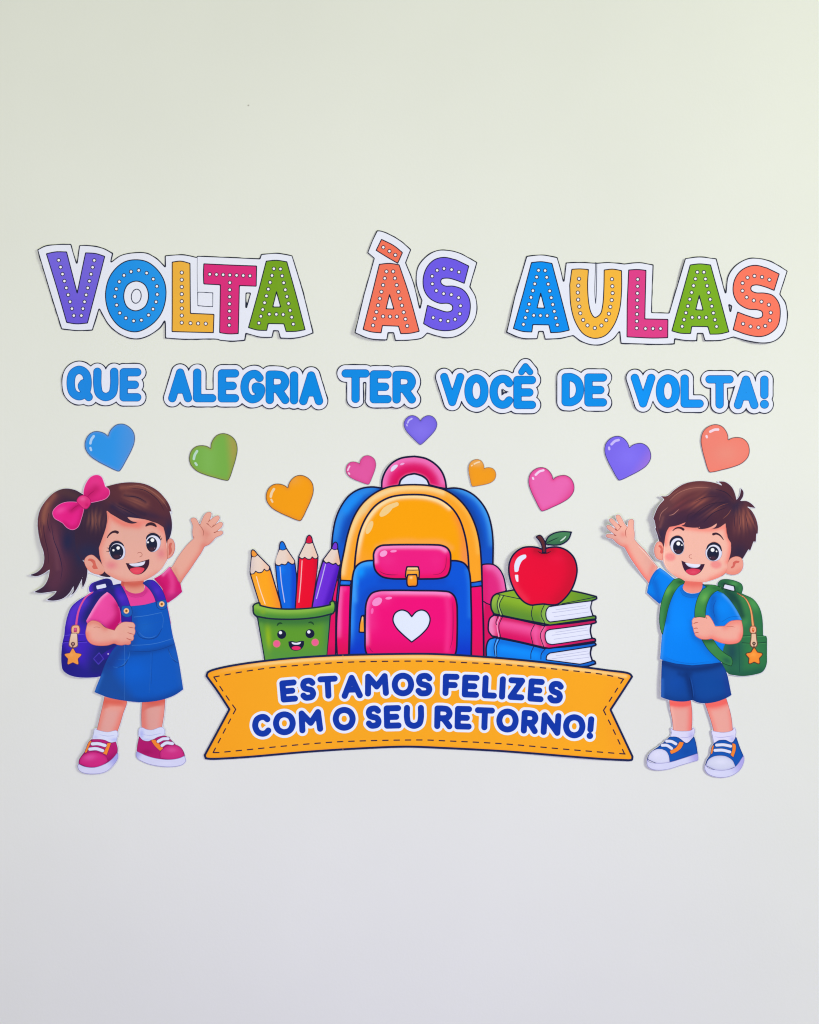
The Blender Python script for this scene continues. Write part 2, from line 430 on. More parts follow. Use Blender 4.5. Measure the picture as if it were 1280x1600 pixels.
# ============================================================ the big headline words
LINE = '1C2038'
def dots(c, key, pts, parent):
    L = []
    for t in pts.split():
        x, y = map(float, t.split(','))
        x0, y0, k = K[key]
        L.append((x0 + x*k, y0 + y*k))
    mk = lambda r: union([disc('P', x, y, r) for x, y in L])
    c.part('dots', [(mk(3.25), '2A2A44'), (mk(2.0), 'F0EEF8')], parent=parent, step=0.8)
def dl(s, n): # n evenly spaced dots from a to b
    a, b = [tuple(map(float, t.split(','))) for t in s.split()]
    return ' '.join('%.1f,%.1f' % (a[0]+(b[0]-a[0])*i/(n-1), a[1]+(b[1]-a[1])*i/(n-1)) for i in range(n))
def word(name, label, centre, outline, letters, holes=(), lifts=(), lines=(), base=0.9, seams=()):
    c = Cut(name, label, 'word cutout', centre, lifts, base=base, seams=seams, group='headline words cut from white card')
    sheet = poly(outline)
    for h in holes: sheet = sheet - poly(h)
    c.part('card', [(wobble(sheet), '22273A')], printed=False, step=1.5)
    c.part('border', [(sheet.grow(-1.65), paint('E3E6F5'))], step=1.25)
    for (lab, shp, hole, pn, dk, dp) in letters:
        sh = poly(shp) if isinstance(shp, str) else shp
        inner = sh
        for h in hole: sh = sh - poly(h)
        for h in hole: inner = inner - poly(h).grow(1.1)
        o = c.part('letter', [(sh.grow(.75), LINE), (sh.grow(-.85), pn)], label=lab, step=1.25)
        if dp: dots(c, dk, dp, o)
    for l in lines: c.part('cut_line', [(l, '3A4056')])
    return c
PUR = paint('6C5AD9', ('g','R1',300,900,560,300,'7465DC'))
BLU = paint('1B8CE6', ('g','R1',650,700,1100,500,'2394EA'))
YEL = paint('E9AE3E', ('b','R2',240,500,120,400,0,'EBB44A',.6))
MAG = paint('D82D7C', ('b','R2',550,700,60,400,0,'CE3079',.7))
GRN = paint('72A01F', ('b','R2',1000,700,60,300,0,'78A42A',.7))
word('headline_word', 'VOLTA, largest headline word at the left in purple, blue, yellow, magenta and green letters', (275, 455),
 'R1 45,268! 110,235 200,220 325,217! 372,375! 392,225! 480,228 590,250 675,295! 660,365! 740,310 860,287 960,293 1050,345 1108,405! 1106,313! '
 'R2 150,292 220,297 290,313! 300,303! 600,315 797,325! 808,290! 930,280 1060,300! 1150,600 1230,925! 1150,955 1060,970 962,968! 945,910! 912,908! 900,963! 800,960 690,930! '
 '682,985! 580,992 480,985! 460,977 200,977 42,968! 40,855! R1 1105,865! 1070,920 980,985 870,1015 750,985 640,900 560,765! 505,940! 380,945 243,930! 140,600! 45,268!',
 [('purple letter V with a row of white dots', 'R1 122,302! 200,285 288,285! 376,628! 445,292! 530,298 606,322! 535,600 462,878! 370,885 288,873! 205,580!', (), PUR, 'R1',
   dl('223,355 348,816', 9) + ' ' + dl('518,355 411,816', 9)),
  ('blue letter O with a ring of white dots', 'R1 860,350 960,368 1050,440 1105,540 1115,660 1080,790 1000,890 870,952 740,915 650,810 612,660 635,520 690,430 770,368',
   ('R1 870,528 940,560 970,650 940,740 860,776 790,740 764,650 795,560',), BLU, 'R1',
   '825,449 889,438 955,461 1010,511 1040,571 1043,639 1033,701 1008,761 971,811 911,854 847,860 782,836 731,794 705,728 690,657 702,594 727,533 766,480'),
  ('amber letter L with white dots', 'R2 97,355! 165,347 240,365! 243,765! 432,773! 427,920! 260,916 97,912!', (), YEL, 'R2', dl('174,439 174,840', 8) + ' 244,844 305,846 366,848'),
  ('magenta letter T with white dots', 'R2 350,368! 560,378 773,386! 770,548! 635,543! 627,928! 550,930 477,920! 483,537! 350,530! 347,450', (), MAG, 'R2',
   dl('398,452 720,465', 7) + ' ' + dl('559,520 554,860', 7)),
  ('grass green letter A with white dots', 'R2 850,347! 930,340 1015,352! 1095,640 1162,897! 1090,910 1010,912! 992,850! 866,848! 855,903! 780,900 708,880! 785,600!',
   ('R2 932,592! 965,714! 902,714!',), GRN, 'R2',
   dl('911,408 792,843', 9) + ' ' + dl('964,410 1067,852', 9) + ' 875,772 931,773 986,775')],
 holes=('R2 692,606! 720,606! 690,715!',),
 lines=[disc('R1', 868, 654, 45, 63, 8) - disc('R1', 868, 654, 36.5, 54.5, 8),
        poly('R2 298,592! 426,597! 424,716! 300,708!') - poly('R2 304,599! 420,604! 418,709! 306,701!'),
        line('R2 298,318 297,420 299,590', .7)],
 seams=(('x',308.5,-1),), lifts=((60, 400, 30, 40, 2.5), (245, 520, 40, 20, 1.5), (420, 530, 60, 25, 2.0), (480, 500, 25, 60, 1.0)))
word('headline_word', 'ÀS, tilted headline word in the middle with a coral accented A and a purple S', (650, 450),
 'R3 262,105! 300,108 380,140 470,195 548,265! 505,375! 570,540 620,750! 633,690! 605,620 585,530 600,410 670,320 760,270 850,267 950,290 1100,370! 1040,575! 1085,650 1100,750 1080,850 1010,940 920,995 840,1005 760,990 683,965! '
 '640,1005 560,1022 413,1028! 398,963! 358,963! 348,1025! 200,1015 75,965! 150,640! 235,340! 180,293! 220,190!',
 [('coral grave accent with three white dots', 'R3 300,180! 400,230 475,290! 435,380! 350,330 255,272!', (), paint('EE7158'), 'R3', '315,246 366,278 415,310'),
  ('coral letter A with white dots', 'R3 282,388! 365,380 447,392! 530,640 615,947! 540,963 460,967! 442,905! 308,901! 297,962! 215,955 147,935! 215,660!',
   ('R3 367,640! 403,762! 338,760!',), paint('EE735A'), 'R3',
   dl('341,448 230,900', 9) + ' ' + dl('397,448 514,902', 9) + ' 313,824 371,825 428,825'),
  ('purple letter S with white dots', 'R3 1028,402! 990,547! 920,520 850,503 800,513 797,545 830,568 900,570 980,600 1030,670 1040,760 1010,860 930,925 830,943 730,925 650,883! '
   '683,730! 760,760 850,785 888,770 890,735 860,715 780,712 700,670 655,600 648,500 680,410 740,350 820,330 920,350!', (), paint('6B57E4', ('b','R3',850,700,300,300,0,'7160EA',.7)), 'R3',
   '946,452 884,432 821,424 764,438 722,487 724,551 757,608 818,633 882,641 943,666 959,734 953,801 913,848 855,862 792,854 731,833')],
 lifts=((565, 520, 45, 40, 5.0), (720, 520, 40, 30, 1.5), (575, 370, 20, 30, 1.5)))
word('headline_word', 'AULAS, headline word at the right in blue, amber, pink, green and coral letters', (1015, 455),
 'R4 175,105! 300,92 435,115! 465,220 485,312! 503,158! 630,155 765,162! 860,155 990,168! R5 0,157 115,177! 102,573! 242,577! 375,125! 500,110 640,125! 715,410! 735,270 800,180 900,125 1000,122 1100,150 1235,228! 1172,423! '
 '1220,500 1235,620 1210,730 1130,815 1030,838 900,820 780,785! 680,812 538,817! 522,755! 482,755! 475,817! 380,815 293,800! 290,842! 180,847 R4 960,838! 950,740! 900,800 810,845 720,850 630,820 565,773! 450,797 328,803! 312,738! 280,738! 268,800! 130,795 5,745! 75,440!',
 [('bright blue letter A with white dots', 'R4 217,160! 300,153 388,167! 460,440 533,724! 460,740 377,745! 362,680! 228,678! 220,740! 140,735 65,712! 145,430!',
   ('R4 294,415! 326,540! 264,538!',), paint('0C8CEE', ('b','R4',300,450,100,400,0,'0090F2',.6)), 'R4',
   dl('276,225 150,677', 9) + ' ' + dl('331,227 433,680', 9) + ' 236,601 292,602 348,603'),
  ('amber letter U with white dots', 'R4 553,216! 620,213 692,218! 685,350 695,500 715,580 745,617 790,590 810,520 820,380 823,222! 895,215 968,228! 968,400 950,560 900,690 830,770 740,792 650,755 580,650 545,520 535,350!', (),
   paint('F1B53F', ('b','R4',600,450,70,500,0,'E9B456',.6)), 'R4',
   '613,296 607,353 603,411 606,470 616,528 624,583 648,639 684,684 745,706 800,685 840,641 862,587 874,530 886,473 893,415 891,358 888,299'),
  ('rose pink letter L with white dots', 'R4 1027,222! 1100,218 1172,225! 1162,630! R5 235,634! 233,787! 100,790 R4 1013,780! 1015,500!', (), paint('DB3E88', ('b','R4',1100,500,50,300,0,'D2408A',.6)), 'R4',
   dl('1103,300 1094,707', 8) + ' ' + dl('1167,711 1293,711', 3)),
  ('light green letter A with white dots', 'R5 418,182! 500,172 590,180! 665,450 743,738! 670,755 585,758! 568,695! 433,693! 423,753! 340,750 267,730! 345,450!',
   ('R5 495,435! 527,556! 466,554!',), paint('76AA22', ('b','R5',500,250,100,500,0,'7DB02A',.6)), 'R5',
   dl('478,241 353,693', 9) + ' ' + dl('534,241 640,694', 9) + ' 437,618 495,618 553,618'),
  ('salmon letter S with white dots', 'R5 1163,255! 1120,393! 1050,365 970,347 930,360 928,392 965,412 1040,415 1110,435 1160,500 1172,590 1150,690 1080,755 1000,780 900,765 778,720! 815,573! '
   '900,605 980,625 1020,610 1018,570 980,555 900,548 820,500 780,420 785,320 830,240 900,195 970,183 1060,205!', (), paint('F2745E', ('b','R5',900,500,300,300,0,'F67B63',.6)), 'R5',
   '1081,303 1019,281 956,272 898,286 856,332 855,396 889,451 949,477 1014,487 1076,512 1092,578 1085,643 1045,689 988,702 923,694 861,671')],
 holes=('R5 745,515! 762,525! 755,565!',),
 lines=[line('R4 752,160 745,400 751,500', 1.1), line('R4 762,162 757,430 752,500', 1.1)],
 seams=(('x',932,1),('x',1050,-1)), lifts=((1190, 540, 40, 22, 4.0), (1090, 540, 30, 20, 2.5), (800, 500, 25, 60, 2.0), (1170, 470, 20, 30, 1.0), (1070, 420, 25, 60, 2.0)))

# ============================================================ the blue sentence
def sentence_word(label, centre, items, lifts=(), extra=(), hole=None, slits=(), ink=('118AE4',)):
    c = Cut('sentence_word', label, 'word cutout', centre, lifts, base=0.8, group='blue sentence words cut from white card')
    gl = [glyph(*it) for it in items]
    u = union(gl + list(extra))
    sheet = u.grow(8.3)
    # fill the small gaps inside the word
    sheet = sheet | u.grow(13).grow(-4.7)
    for h in slits: sheet = sheet - poly(h)
    c.part('card', [(wobble(sheet), '1E2440')], printed=False, step=1.25)
    c.part('border', [(sheet.grow(-1.6), paint('E2E5F4'))], step=1.25)
    for it, g in zip(items, gl):
        c.part('letter', [(g.grow(.3), '0E5CA8'), (g.grow(-.7), paint(ink[0], ('g','P',centre[0]-60,0,centre[0]+60,0, ink[-1])))], step=0.9)
    for g in extra: c.part('accent', [(g.grow(.3), '0E5CA8'), (g.grow(-.7), paint(ink[0]))], step=0.9)
    for l in (hole or ()): c.part('cut_line', [(l, '2E3550')], step=.9)
    return c
SW = 12.6
sentence_word('QUE, short blue word at the left end of the second line', (163, 600),
 [('Q','W1',65,98,250,350,SW), ('U','W1',255,112,432,350,SW), ('E','W1',443,115,597,352,SW)], ink=('1B87E2',), lifts=((100,600,20,30,1),))
sentence_word('ALEGRIA, longest blue word of the second line', (384, 603),
 [('A','W1',790,118,960,358,SW), ('L','W1',968,118,1133,358,SW), ('E','P',340.5,577,373.5,628.5,SW), ('G','W2',65,118,222,330,SW), ('R','W2',228,120,380,335,SW), ('I','W2',385,125,437,337,SW), ('A','W2',445,125,598,342,SW)],
 ink=('0F87E2','0487E0'), lifts=((400,640,90,15,1.2),))
sentence_word('TER, blue word in the middle of the second line', (591, 604),
 [('T','W2',718,112,898,328,SW), ('E','W2',900,118,1040,330,SW), ('R','W2',1047,122,1197,332,SW)],
 slits=('W2 861,200! 872,200! 870,300! 863,325!',), ink=('0A88E2',), lifts=((620,640,40,15,2.5),(545,635,20,20,1.5)))
sentence_word('VOCÊ, blue word with a circumflex right of the centre', (762, 605),
 [('V','W3',80,145,245,372,SW-.5), ('O','W3',247,153,412,382,SW), ('C','W3',420,158,583,390,SW), ('E','W3',585,165,740,392,SW)],
 extra=(line('W3 640,138 668,98! 700,138', 9.5) | poly('W3 640,150! 668,95! 700,150! 668,128!'),), hole=(poly('W3 500,250! 515,272 552,282! 515,290 502,303!') - poly('W3 506,266! 515,280 530,282! 515,284 507,292!'),),
 ink=('088BE6',), lifts=((690,600,20,50,1.5),))
sentence_word('DE, two letter blue word between VOCÊ and the final VOLTA!', (911, 608),
 [('D','W3',917,147,1072,372,SW), ('E','W3',1075,148,1230,375,SW)], ink=('0A8CE8',), lifts=((880,600,20,40,1.5),))
sentence_word('VOLTA!, blue word with an exclamation mark at the right end of the second line', (1098, 612),
 [('V','W4',170,162,352,410,SW), ('O','W4',357,165,535,412,SW), ('L','W4',540,167,710,412,SW), ('T','W4',725,172,932,418,SW), ('A','W4',935,175,1115,422,SW), ('!','W4',1128,175,1193,422,SW)],
 slits=('W4 890,270! 925,267! 893,350!',), ink=('0A90F0','1E92EC'), lifts=((985,620,18,40,2.0),(1180,640,40,15,1.0)))

# ============================================================ the hearts
def heart(label, key, notch, tip, fill, fx, gloss, lift=0.0, inkc='3C3A50', ow=1.0, group='paper hearts in an arc over the picture'):
    x0, y0, k = K[key]
    n = np.array([x0 + notch[0]*k, y0 + notch[1]*k]); t = np.array([x0 + tip[0]*k, y0 + tip[1]*k])
    d = t - n; q = np.array([d[1], -d[0]])      # right-hand side of the heart
    c = Cut('paper_heart', label, 'paper heart', tuple((n + t)/2), ((n[0]-12, n[1]+10, 25, 30, lift),), base=0.9, group=group)
    half = [(.05,-.08),(.16,-.17),(.32,-.225),(.5,-.18),(.64,-.03),(.69,.15),(.63,.37),(.47,.58),(.27,.78),(.1,.94)]
    P = ['%.3f,%.3f%s' % (*(n + u*q + v*d), '!' if m else '') for u, v, m in [(0,0,1)] + [(a,b,0) for a,b in half] + [(0,1.0,0)] + [(-a,b,0) for a,b in half[::-1]]]
    sh = poly('P ' + ' '.join(P))
    L = [(sh.grow(-.2), inkc), (sh.grow(-.2-ow), paint(fill, *fx))]
    hl = []
    for g in gloss:
        hl.append(line(g[0], g[1]*.5, g[1]*.5))
    o = c.part('heart_face', L)
    c.part('gloss_mark', [(union(hl), paint(gloss[0][2]))], step=.8, parent=o)
    c.part('paper_sheet', [(sh.grow(.3), 'CBC9D2')], printed=False, step=1.25)
    return c
heart('blue paper heart above the ponytailed girl, leaning right', 'H1', (240,152), (325,427), '2C92E6', [('g','H1',250,250,440,260,'4A92DE'), ('e',2,'6D8FD0',.6)],
  [('H1 130,155 112,180 104,210', 8, 'A9CCF3'), ('H1 104,245 110,262', 7, 'A9CCF3')], .6, '22507F')
heart('green paper heart with an olive rim, left of centre', 'H1', (1028,245), (1165,497), '74AC48', [('b','H1',1010,330,80,200,0,'7DB456',.8), ('g','H1',1130,300,1230,290,'A69A4E'), ('e',2.5,'8A9A45',.8)],
  [('H1 925,270 907,300 900,330', 8, 'B7D6C4'), ('H1 912,362 922,376', 7, 'B7D6C4')], .4, '4A5030')
heart('large orange paper heart left of the printed backpack', 'H2', (212,519), (297,743), 'F19C10', [('e',3,'E08B28',.8), ('b','H2',250,470,50,40,0,'E8A040',.6)],
  [('H2 120,530 105,555 99,580', 8, 'EBCFA6'), ('H2 102,600 110,615', 6, 'EBCFA6')], .6, '5A3A22')
heart('smallest pink paper heart just left of the backpack handle', 'H2', (690,360), (752,500), 'DE569F', [('e',3,'D3458C',.8)],
  [('H2 625,378 616,395 612,405', 5, 'EFC3E0'), ('H2 618,422 624,430', 5, 'EFC3E0')], .3, '8C3A66', .7)
heart('upright violet paper heart high above the backpack handle', 'H2', (1097,73), (1097,236), '7868E2', [('b','H2',1100,140,80,60,0,'8474EC',.7), ('e',2,'6455C8',.6)],
  [('H2 1040,60 1020,72 1012,88', 5, 'BDB6F4'), ('H2 1006,100 1008,108', 4, 'BDB6F4')], .6, '3F3A78', .8)
heart('small orange paper heart just right of the backpack handle', 'H3', (157,349), (76,470), 'EE9A1B', [('e',3,'DE9030',.7), ('b','H3',110,315,50,25,0,'E5AF68',.8)],
  [('H3 90,320 110,310 125,306', 4.5, 'F0D3AE'), ('H3 72,332 77,328', 4, 'F0D3AE')], .4, '8A5A30', .6)
heart('pink paper heart with a raspberry rim, right of the backpack', 'H3', (617,419), (540,636), 'E766B0', [('g','H3',640,520,740,590,'DC4792'), ('e',3,'DF3F8C',.85)],
  [('H3 500,392 525,370 552,362', 7, 'F0CFEE'), ('H3 481,412 485,420', 6, 'F0CFEE')], .7, '7A3560')
heart('violet paper heart leaning left, second from the right', 'H4', (275,250), (192,516), '7866E8', [('b','H4',260,330,150,110,0,'8272F2',.7), ('g','H4',330,330,440,400,'9A72DC')],
  [('H4 132,226 160,200 188,192', 8, 'C4B8F6'), ('H4 112,252 114,266', 7, 'C4B8F6')], 1.6, '34316A')
heart('coral paper heart above the boy, rightmost of all', 'H4', (1067,188), (915,450), 'EC8172', [('e',2.5,'F07A68',.8), ('b','H4',1050,300,120,90,0,'E88C7C',.8)],
  [('H4 922,125 955,110 985,108', 8, 'EFD3E0'), ('H4 892,160 895,170', 7, 'EFD3E0')], .8, '5C3A40')

# ============================================================ the girl
SK = 'E8A998'; SKR = 'E0786C'; SKD = 'C9705F'
G = Cut('girl_cutout', 'printed cutout of a waving girl with a ponytail, pink bow and blue dungaree dress', 'figure cutout', (200, 1208),
  ((75,850,35,60,6.0), (60,930,40,30,4.0), (115,1000,25,60,4.0), (330,820,25,25,2.5), (140,1180,30,30,3.5), (150,770,30,20,1.5), (120,1060,25,20,2.0), (160,1120,25,50,3.5), (245,1120,20,50,1.5)), base=1.1, seams=(('x',194.5,1),))
HAIR = '35243C'
pack = G.part('school_bag', [
  (poly('G4 560,300! 460,350 350,420 270,500 220,620 190,760 178,880! 155,970 140,1100 138,1230 155,1330 220,1390 320,1425 450,1440 600,1435 680,1420! 800,1200! 900,1000! 900,300! 1000,190! 980,183! 900,190 820,207! 700,210!'),
   paint('3F22B8', ('g','G4',430,900,700,1000,'1E2474'), ('s','G4 900,200 700,300 600,380 530,500 490,650',20.7,'1B2168',.95), ('s','G4 430,420 300,540 250,700',15.3,'5A35D0',.7),
     ('s','G4 250,1400 450,1425 650,1410',13.5,'221C80',.8), ('s','G4 200,1050 260,1150 300,1300',22.5,'4526C6',.6), ('e',2.2,'2A1A8C',.7), ('g','G4',600,1350,500,1450,'241E86'))),
  (lens('G4 170,885 260,868 460,862', 1.1), '5A45D2'), (line('G4 165,955 300,962 470,950', 1.2), '251A86'), (line('G4 150,985 200,972 480,968', .8), '5B45CC')],
  label='purple school bag on her back with a star shaped zip charm')
G.part('carry_handle', [(poly('G4 510,305! 503,240 530,190 620,150 740,118 800,140 825,205! 900,260 850,300 760,280! 700,290 600,290!'),
   paint('4D2AC4', ('g','G4',560,200,740,230,'25267E'), ('s','G4 590,280 590,200 730,170 770,210 760,270',9.6,'1D2068',.9))),
  (poly('G4 600,218! 720,190! 735,236! 610,262!').grow(.2), 'DCE2F4')], parent=pack)
G.part('zip', [(line('G4 550,303 470,360 405,460 362,580 338,745', 2.2, 3.4), paint('C23E92', ('s','G4 545,303 460,370 400,470 360,580 334,745',3,'E35A9A',.7)))], parent=pack)
G.part('zip_puller', [(poly('G4 285,750 375,745 380,845 285,845').grow(.5), '8C4A48'), (poly('G4 292,755 370,750 374,845 290,845'), 'EDB08A'),
   (poly('G4 310,775! 350,773! 352,830! 308,832!'), paint('A83868', ('b','G4',328,795,16,20,0,'EE60A8',1))),
   (poly('G4 272,845! 355,843! 362,960 360,1020 300,1042 245,1015 250,950').grow(.4), '6E4A52'),
   (poly('G4 276,850! 350,848! 358,960 355,1012 300,1034 252,1008 256,950'), paint('E8CDB4', ('g','G4',330,850,360,1000,'DDB49A'))),
   (disc('G4',300,988,28), '5B3A44'), (disc('G4',300,986,14), 'B98A84'), (line('G4 298,1020 294,1075', 2.0), '6E4048')], parent=pack)
G.part('star_charm', [(star('G4',297,1165,118,0,.52,1.6).grow(.5), '5A2A50'), (star('G4',297,1165,118,0,.52,1.6).grow(-.3), paint('F29A45', ('b','G4',270,1130,50,40,0,'F9B060',.6)))], parent=pack)
G.part('side_buckle', [(line('G4 700,1165 800,1100 900,1040', 10), paint('2B1C8C', ('b','G4',760,1120,60,40,0,'3A24A4',.8))),
   (poly('G4 640,1105! 702,1190! 630,1268! 562,1188!').grow(.4), '4638B0'), (poly('G4 640,1118! 690,1190! 630,1252! 574,1188!'), '2A2088'), (disc('G4',760,1125,11), 'C8B8E0')], parent=pack)
hair_fx = [
  ('s','G1 300,330 230,480 215,650 260,850 290,1050 270,1180',26,'5E3340',.8), ('s','G1 330,320 240,450 220,600',8,'8A5048',.75), ('s','G1 250,420 210,540 215,640',5,'9C6450',.5),
  ('s','G1 320,700 360,850 400,1000 400,1200 330,1330',24,'5A3046',.75), ('s','G1 300,760 350,950 370,1150',6,'6E4150',.5),
  ('s','G1 400,270 480,290 560,330',14,'5A3A3C',.6),
  ('k','G1',220,560,260,60,100,'8A5048',.6,7), ('k','G1',350,880,260,70,75,'6C3C4C',.7,8), ('b','G1',480,850,90,180,0,'1E2448',.9), ('b','G1',620,950,70,200,0,'232A4C',.9), ('b','G1',560,420,120,60,0,'282444',.8)]
G.part('ponytail', [(poly('G1 700,330! 640,300 560,258 440,243 330,285 240,370 170,480 143,600 150,720 180,860 215,960 222,1050 200,1130 140,1190 50,1226! 130,1238 200,1215 283,1160! 265,1260 215,1350 105,1418! 180,1428 260,1420 362,1405! 330,1450 245,1508! '
   '330,1515 430,1490 500,1430 547,1350! 545,1410 502,1477! 560,1420 620,1310 663,1208! 640,1290 648,1377! 685,1290 702,1180 690,1080! 900,900! 860,400!'), paint(HAIR, *hair_fx)),
  (lens('G1 300,640 330,820 380,960 420,1150 400,1300', .9), '2A2040'), (lens('G1 200,600 230,800 265,960 270,1100', .9), '3A2038'), (lens('G1 270,500 260,640 300,760', .7), '2C1F38'),
  (lens('G1 160,560 175,700 200,820', .5), '8E5A50'), (lens('G1 640,1035 655,1060 668,1080', .9), 'B8BCD0')])
cap_fx = [('b','G2',150,200,200,140,0,'2A2440',.8), ('s','G2 420,80 700,50 900,100 1080,240',34,'4A2833',.9), ('s','G2 520,150 760,200 960,300 1080,420',50,'5E3038',.75),
  ('s','G2 560,95 800,90 980,170 1080,260',7,'8B5248',.7), ('s','G2 620,190 760,230 860,290',10,'8A5048',.55), ('k','G2',740,270,150,60,25,'8C5448',.8,9), ('k','G2',560,365,130,38,30,'8A5248',.8,8),
  ('s','G2 450,330 620,420 760,480',10,'252243',.7), ('s','G2 600,190 760,220 860,280',4,'2C1F38',.6), ('s','G2 540,300 700,370 850,430',5,'2C1F38',.6),
  ('k','G2',225,500,120,105,93,'8C584C',.9,13), ('b','G2',150,900,200,130,0,'262A4C',.85), ('b','G2',1150,650,60,170,0,'2A2848',.95), ('b','G2',950,450,200,50,15,'322542',.6)]
G.part('hair', [(poly('G2 -40,300! 60,330! 370,80! 520,42 680,28 850,50 1000,125 1100,225 1155,310 1190,415! 1155,375! 1182,480 1190,580 1175,680 1155,735! 1120,800! 900,900 500,1000 420,1215! 360,1212 290,1195 270,1180! 330,1100! 100,1000! 60,1000! -10,900!'), paint('36243B', *cap_fx)),
  (lens('G2 600,88 800,75 950,150 1080,270 1150,380', .7), '9A6658'), (lens('G2 600,200 750,215 870,275', .9), '2A1D36'), (lens('G2 500,320 640,385 760,450', 1.0), '271F3A'),
  (lens('G2 170,400 165,500 185,610', .6), '2C203A'), (lens('G2 245,400 240,520 262,620', .6), '2C203A'), (lens('G2 305,420 300,520 290,600', .6), '2C203A'), (lens('G2 650,100 850,130 1020,260 1100,400', .8), '2E1D34')])
face = G.part('face', [
  (poly('G2 560,1230! 830,1230! 850,1400! 700,1420! 540,1380!') , 'C8584E'),
  (poly('G2 370,375! 380,480 362,600 322,720 275,850! 285,940 315,1055! 325,1100 350,1150 430,1210 560,1265 700,1285 830,1262 960,1195 1060,1110 1120,1010 1142,960! 1125,860 1115,760 1105,680 1082,590! 1010,545 950,525! 880,500 770,480 625,462! 680,510 770,533! 680,545 580,512 480,455 420,420!'),
   paint('E8AC9C', ('b','G2',700,650,330,320,0,'E1AA9B',1), ('s','G2 375,400 420,440 500,500 600,550 760,560',9.9,'E8776A',.85), ('s','G2 760,545 900,520 1000,560 1080,620',10.8,'EC8578',.8),
     ('s','G2 380,420 375,560 340,700 285,850 300,1000',9.6,'E98C7E',.8), ('b','G2',430,1065,95,70,0,'E38288',.9), ('b','G2',1060,920,75,85,0,'E08288',.9),
     ('s','G2 400,1190 560,1255 700,1275 850,1250 1000,1170',8.4,'E58476',.55), ('s','G2 1100,650 1118,800 1130,940',9,'EE9082',.6), ('e',.9,'C77E70',.45))),
  (lens('G2 1118,760 1128,860 1142,960 1110,1040', .8), 'F2C8BC'),
  (lens('G2 380,390 392,470 375,560', .7), 'D06A5C')])
def ear(name_key, shape, inner, fx=()):
    pass
e1 = G.part('ear', [(poly('G2 95,1010 130,955 190,938 250,980 300,1040 340,1110 335,1150 300,1178 220,1170 140,1120').grow(.4), 'C87060'),
   (poly('G2 95,1010 130,955 190,938 250,980 300,1040 345,1110 340,1150 300,1178 220,1170 140,1120').grow(-.1), paint('E3A190', ('s','G2 140,1110 220,1165 310,1170',7.2,'EA8E7C',.7))),
   (poly('G2 135,1010! 150,985 190,985 225,1010 240,1060 265,1110! 210,1112 190,1080 205,1060! 190,1030 160,1010'), paint('D4685A', ('b','G2',180,1010,25,15,0,'C45A50',.7)))])
e2 = G.part('ear', [(poly('G2 1130,790! 1140,750 1175,732 1210,765 1226,840 1205,925 1165,970 1132,985!').grow(.3), 'C26A5C'), (poly('G2 1132,790! 1142,752 1175,736 1208,768 1222,840 1200,922 1162,968 1136,978!'), paint('E2998A')),
   (poly('G2 1145,830! 1160,790 1190,785 1180,830 1190,880 1170,930 1145,950! 1150,890!'), paint('CF6A5E'))])
def eye(parent, key, white, iris, irx, iry, rot, hl, low, lash, lashes, cut):
    L = [(poly(white).grow(.35), '8A6A80'), (poly(white), paint('DDE0F2', ('e',1.2,'B8B8DA',.6))),
         (disc(key, *iris, irx, iry, rot), paint('1E2138', ('b', key, iris[0], iris[1]+iry*.62, irx*.55, iry*.28, 0, '4A2C3C', .9), ('b', key, iris[0], iris[1]-iry*.3, irx*.6, iry*.5, 0, '1A2440', .9))),
         (lens(lash, 3.2), '20213A')]
    for l in lashes: L.append((line(l, 1.1, .4), '2A2238'))
    for (x, y, r) in hl: L.append((disc(key, x, y, r), 'F4F6FF'))
    for (x, y, r) in low: L.append((disc(key, x, y, r), '9A7A90'))
    G_ = cut.part('eye', L, parent=parent, step=.7)
eye(face,'G2','G2 500,778 560,800 600,860 603,930 575,985 510,998 440,975 408,915 412,850 450,795',(498,898),84,97,0,[(517,850,21),(458,878,14)],[(545,945,7)],
    'G2 405,900 412,845 450,790 505,776 560,795 590,830',['G2 412,868 392,855 375,842','G2 408,893 388,895 366,893','G2 430,840 412,822 402,812'],G)
eye(face,'G2','G2 950,677 1000,690 1040,740 1046,800 1025,855 975,895 920,895 880,850 866,790 880,720',(937,806),68,92,0,[(945,752,23),(890,779,12)],[(975,852,7)],
    'G2 866,745 885,705 930,678 975,680 1020,705 1045,745',['G2 1035,720 1045,706 1042,692','G2 1045,742 1058,735 1065,715','G2 1047,750 1055,748 1062,745'],G)
G.part('eyebrow', [(lineS(curve('G2 380,722 400,690 440,655 480,645 508,655', False), 1.4, 4.6), '3A2230')], parent=face, step=.8)
G.part('eyebrow', [(lens('G2 858,580 885,558 920,548 960,556 998,587', 4.0), '3A2230')], parent=face, step=.8)
G.part('nose', [(line('G2 758,915 780,905 805,910 817,932 808,952 785,962', .8, .9), 'B0685C'), (disc('G2',790,935,18), paint('E49A88'))][:1], parent=face, step=.7)
G.part('mouth', [(poly('G2 612,1040! 700,1045 800,1022 906,990! 900,1060 860,1130 790,1178 715,1175 655,1125').grow(.2), '3A1D33'),
   (poly('G2 645,1047! 750,1040 858,1015! 835,1058 750,1082 690,1075'), paint('E2E2F2', ('g','G2',740,1050,740,1090,'BFC4E4'))),
   (poly('G2 662,1118 720,1095 790,1092 845,1108 810,1160 750,1181 700,1165'), paint('E0435C', ('b','G2',750,1140,60,20,0,'EA5468',.8)))], parent=face, step=.8)
for q in ('G2 445,765 500,752 560,770', 'G2 890,665 940,650 990,662'): G.part('eyelid_crease', [(lens(q, .6), 'C07C70')], parent=face)
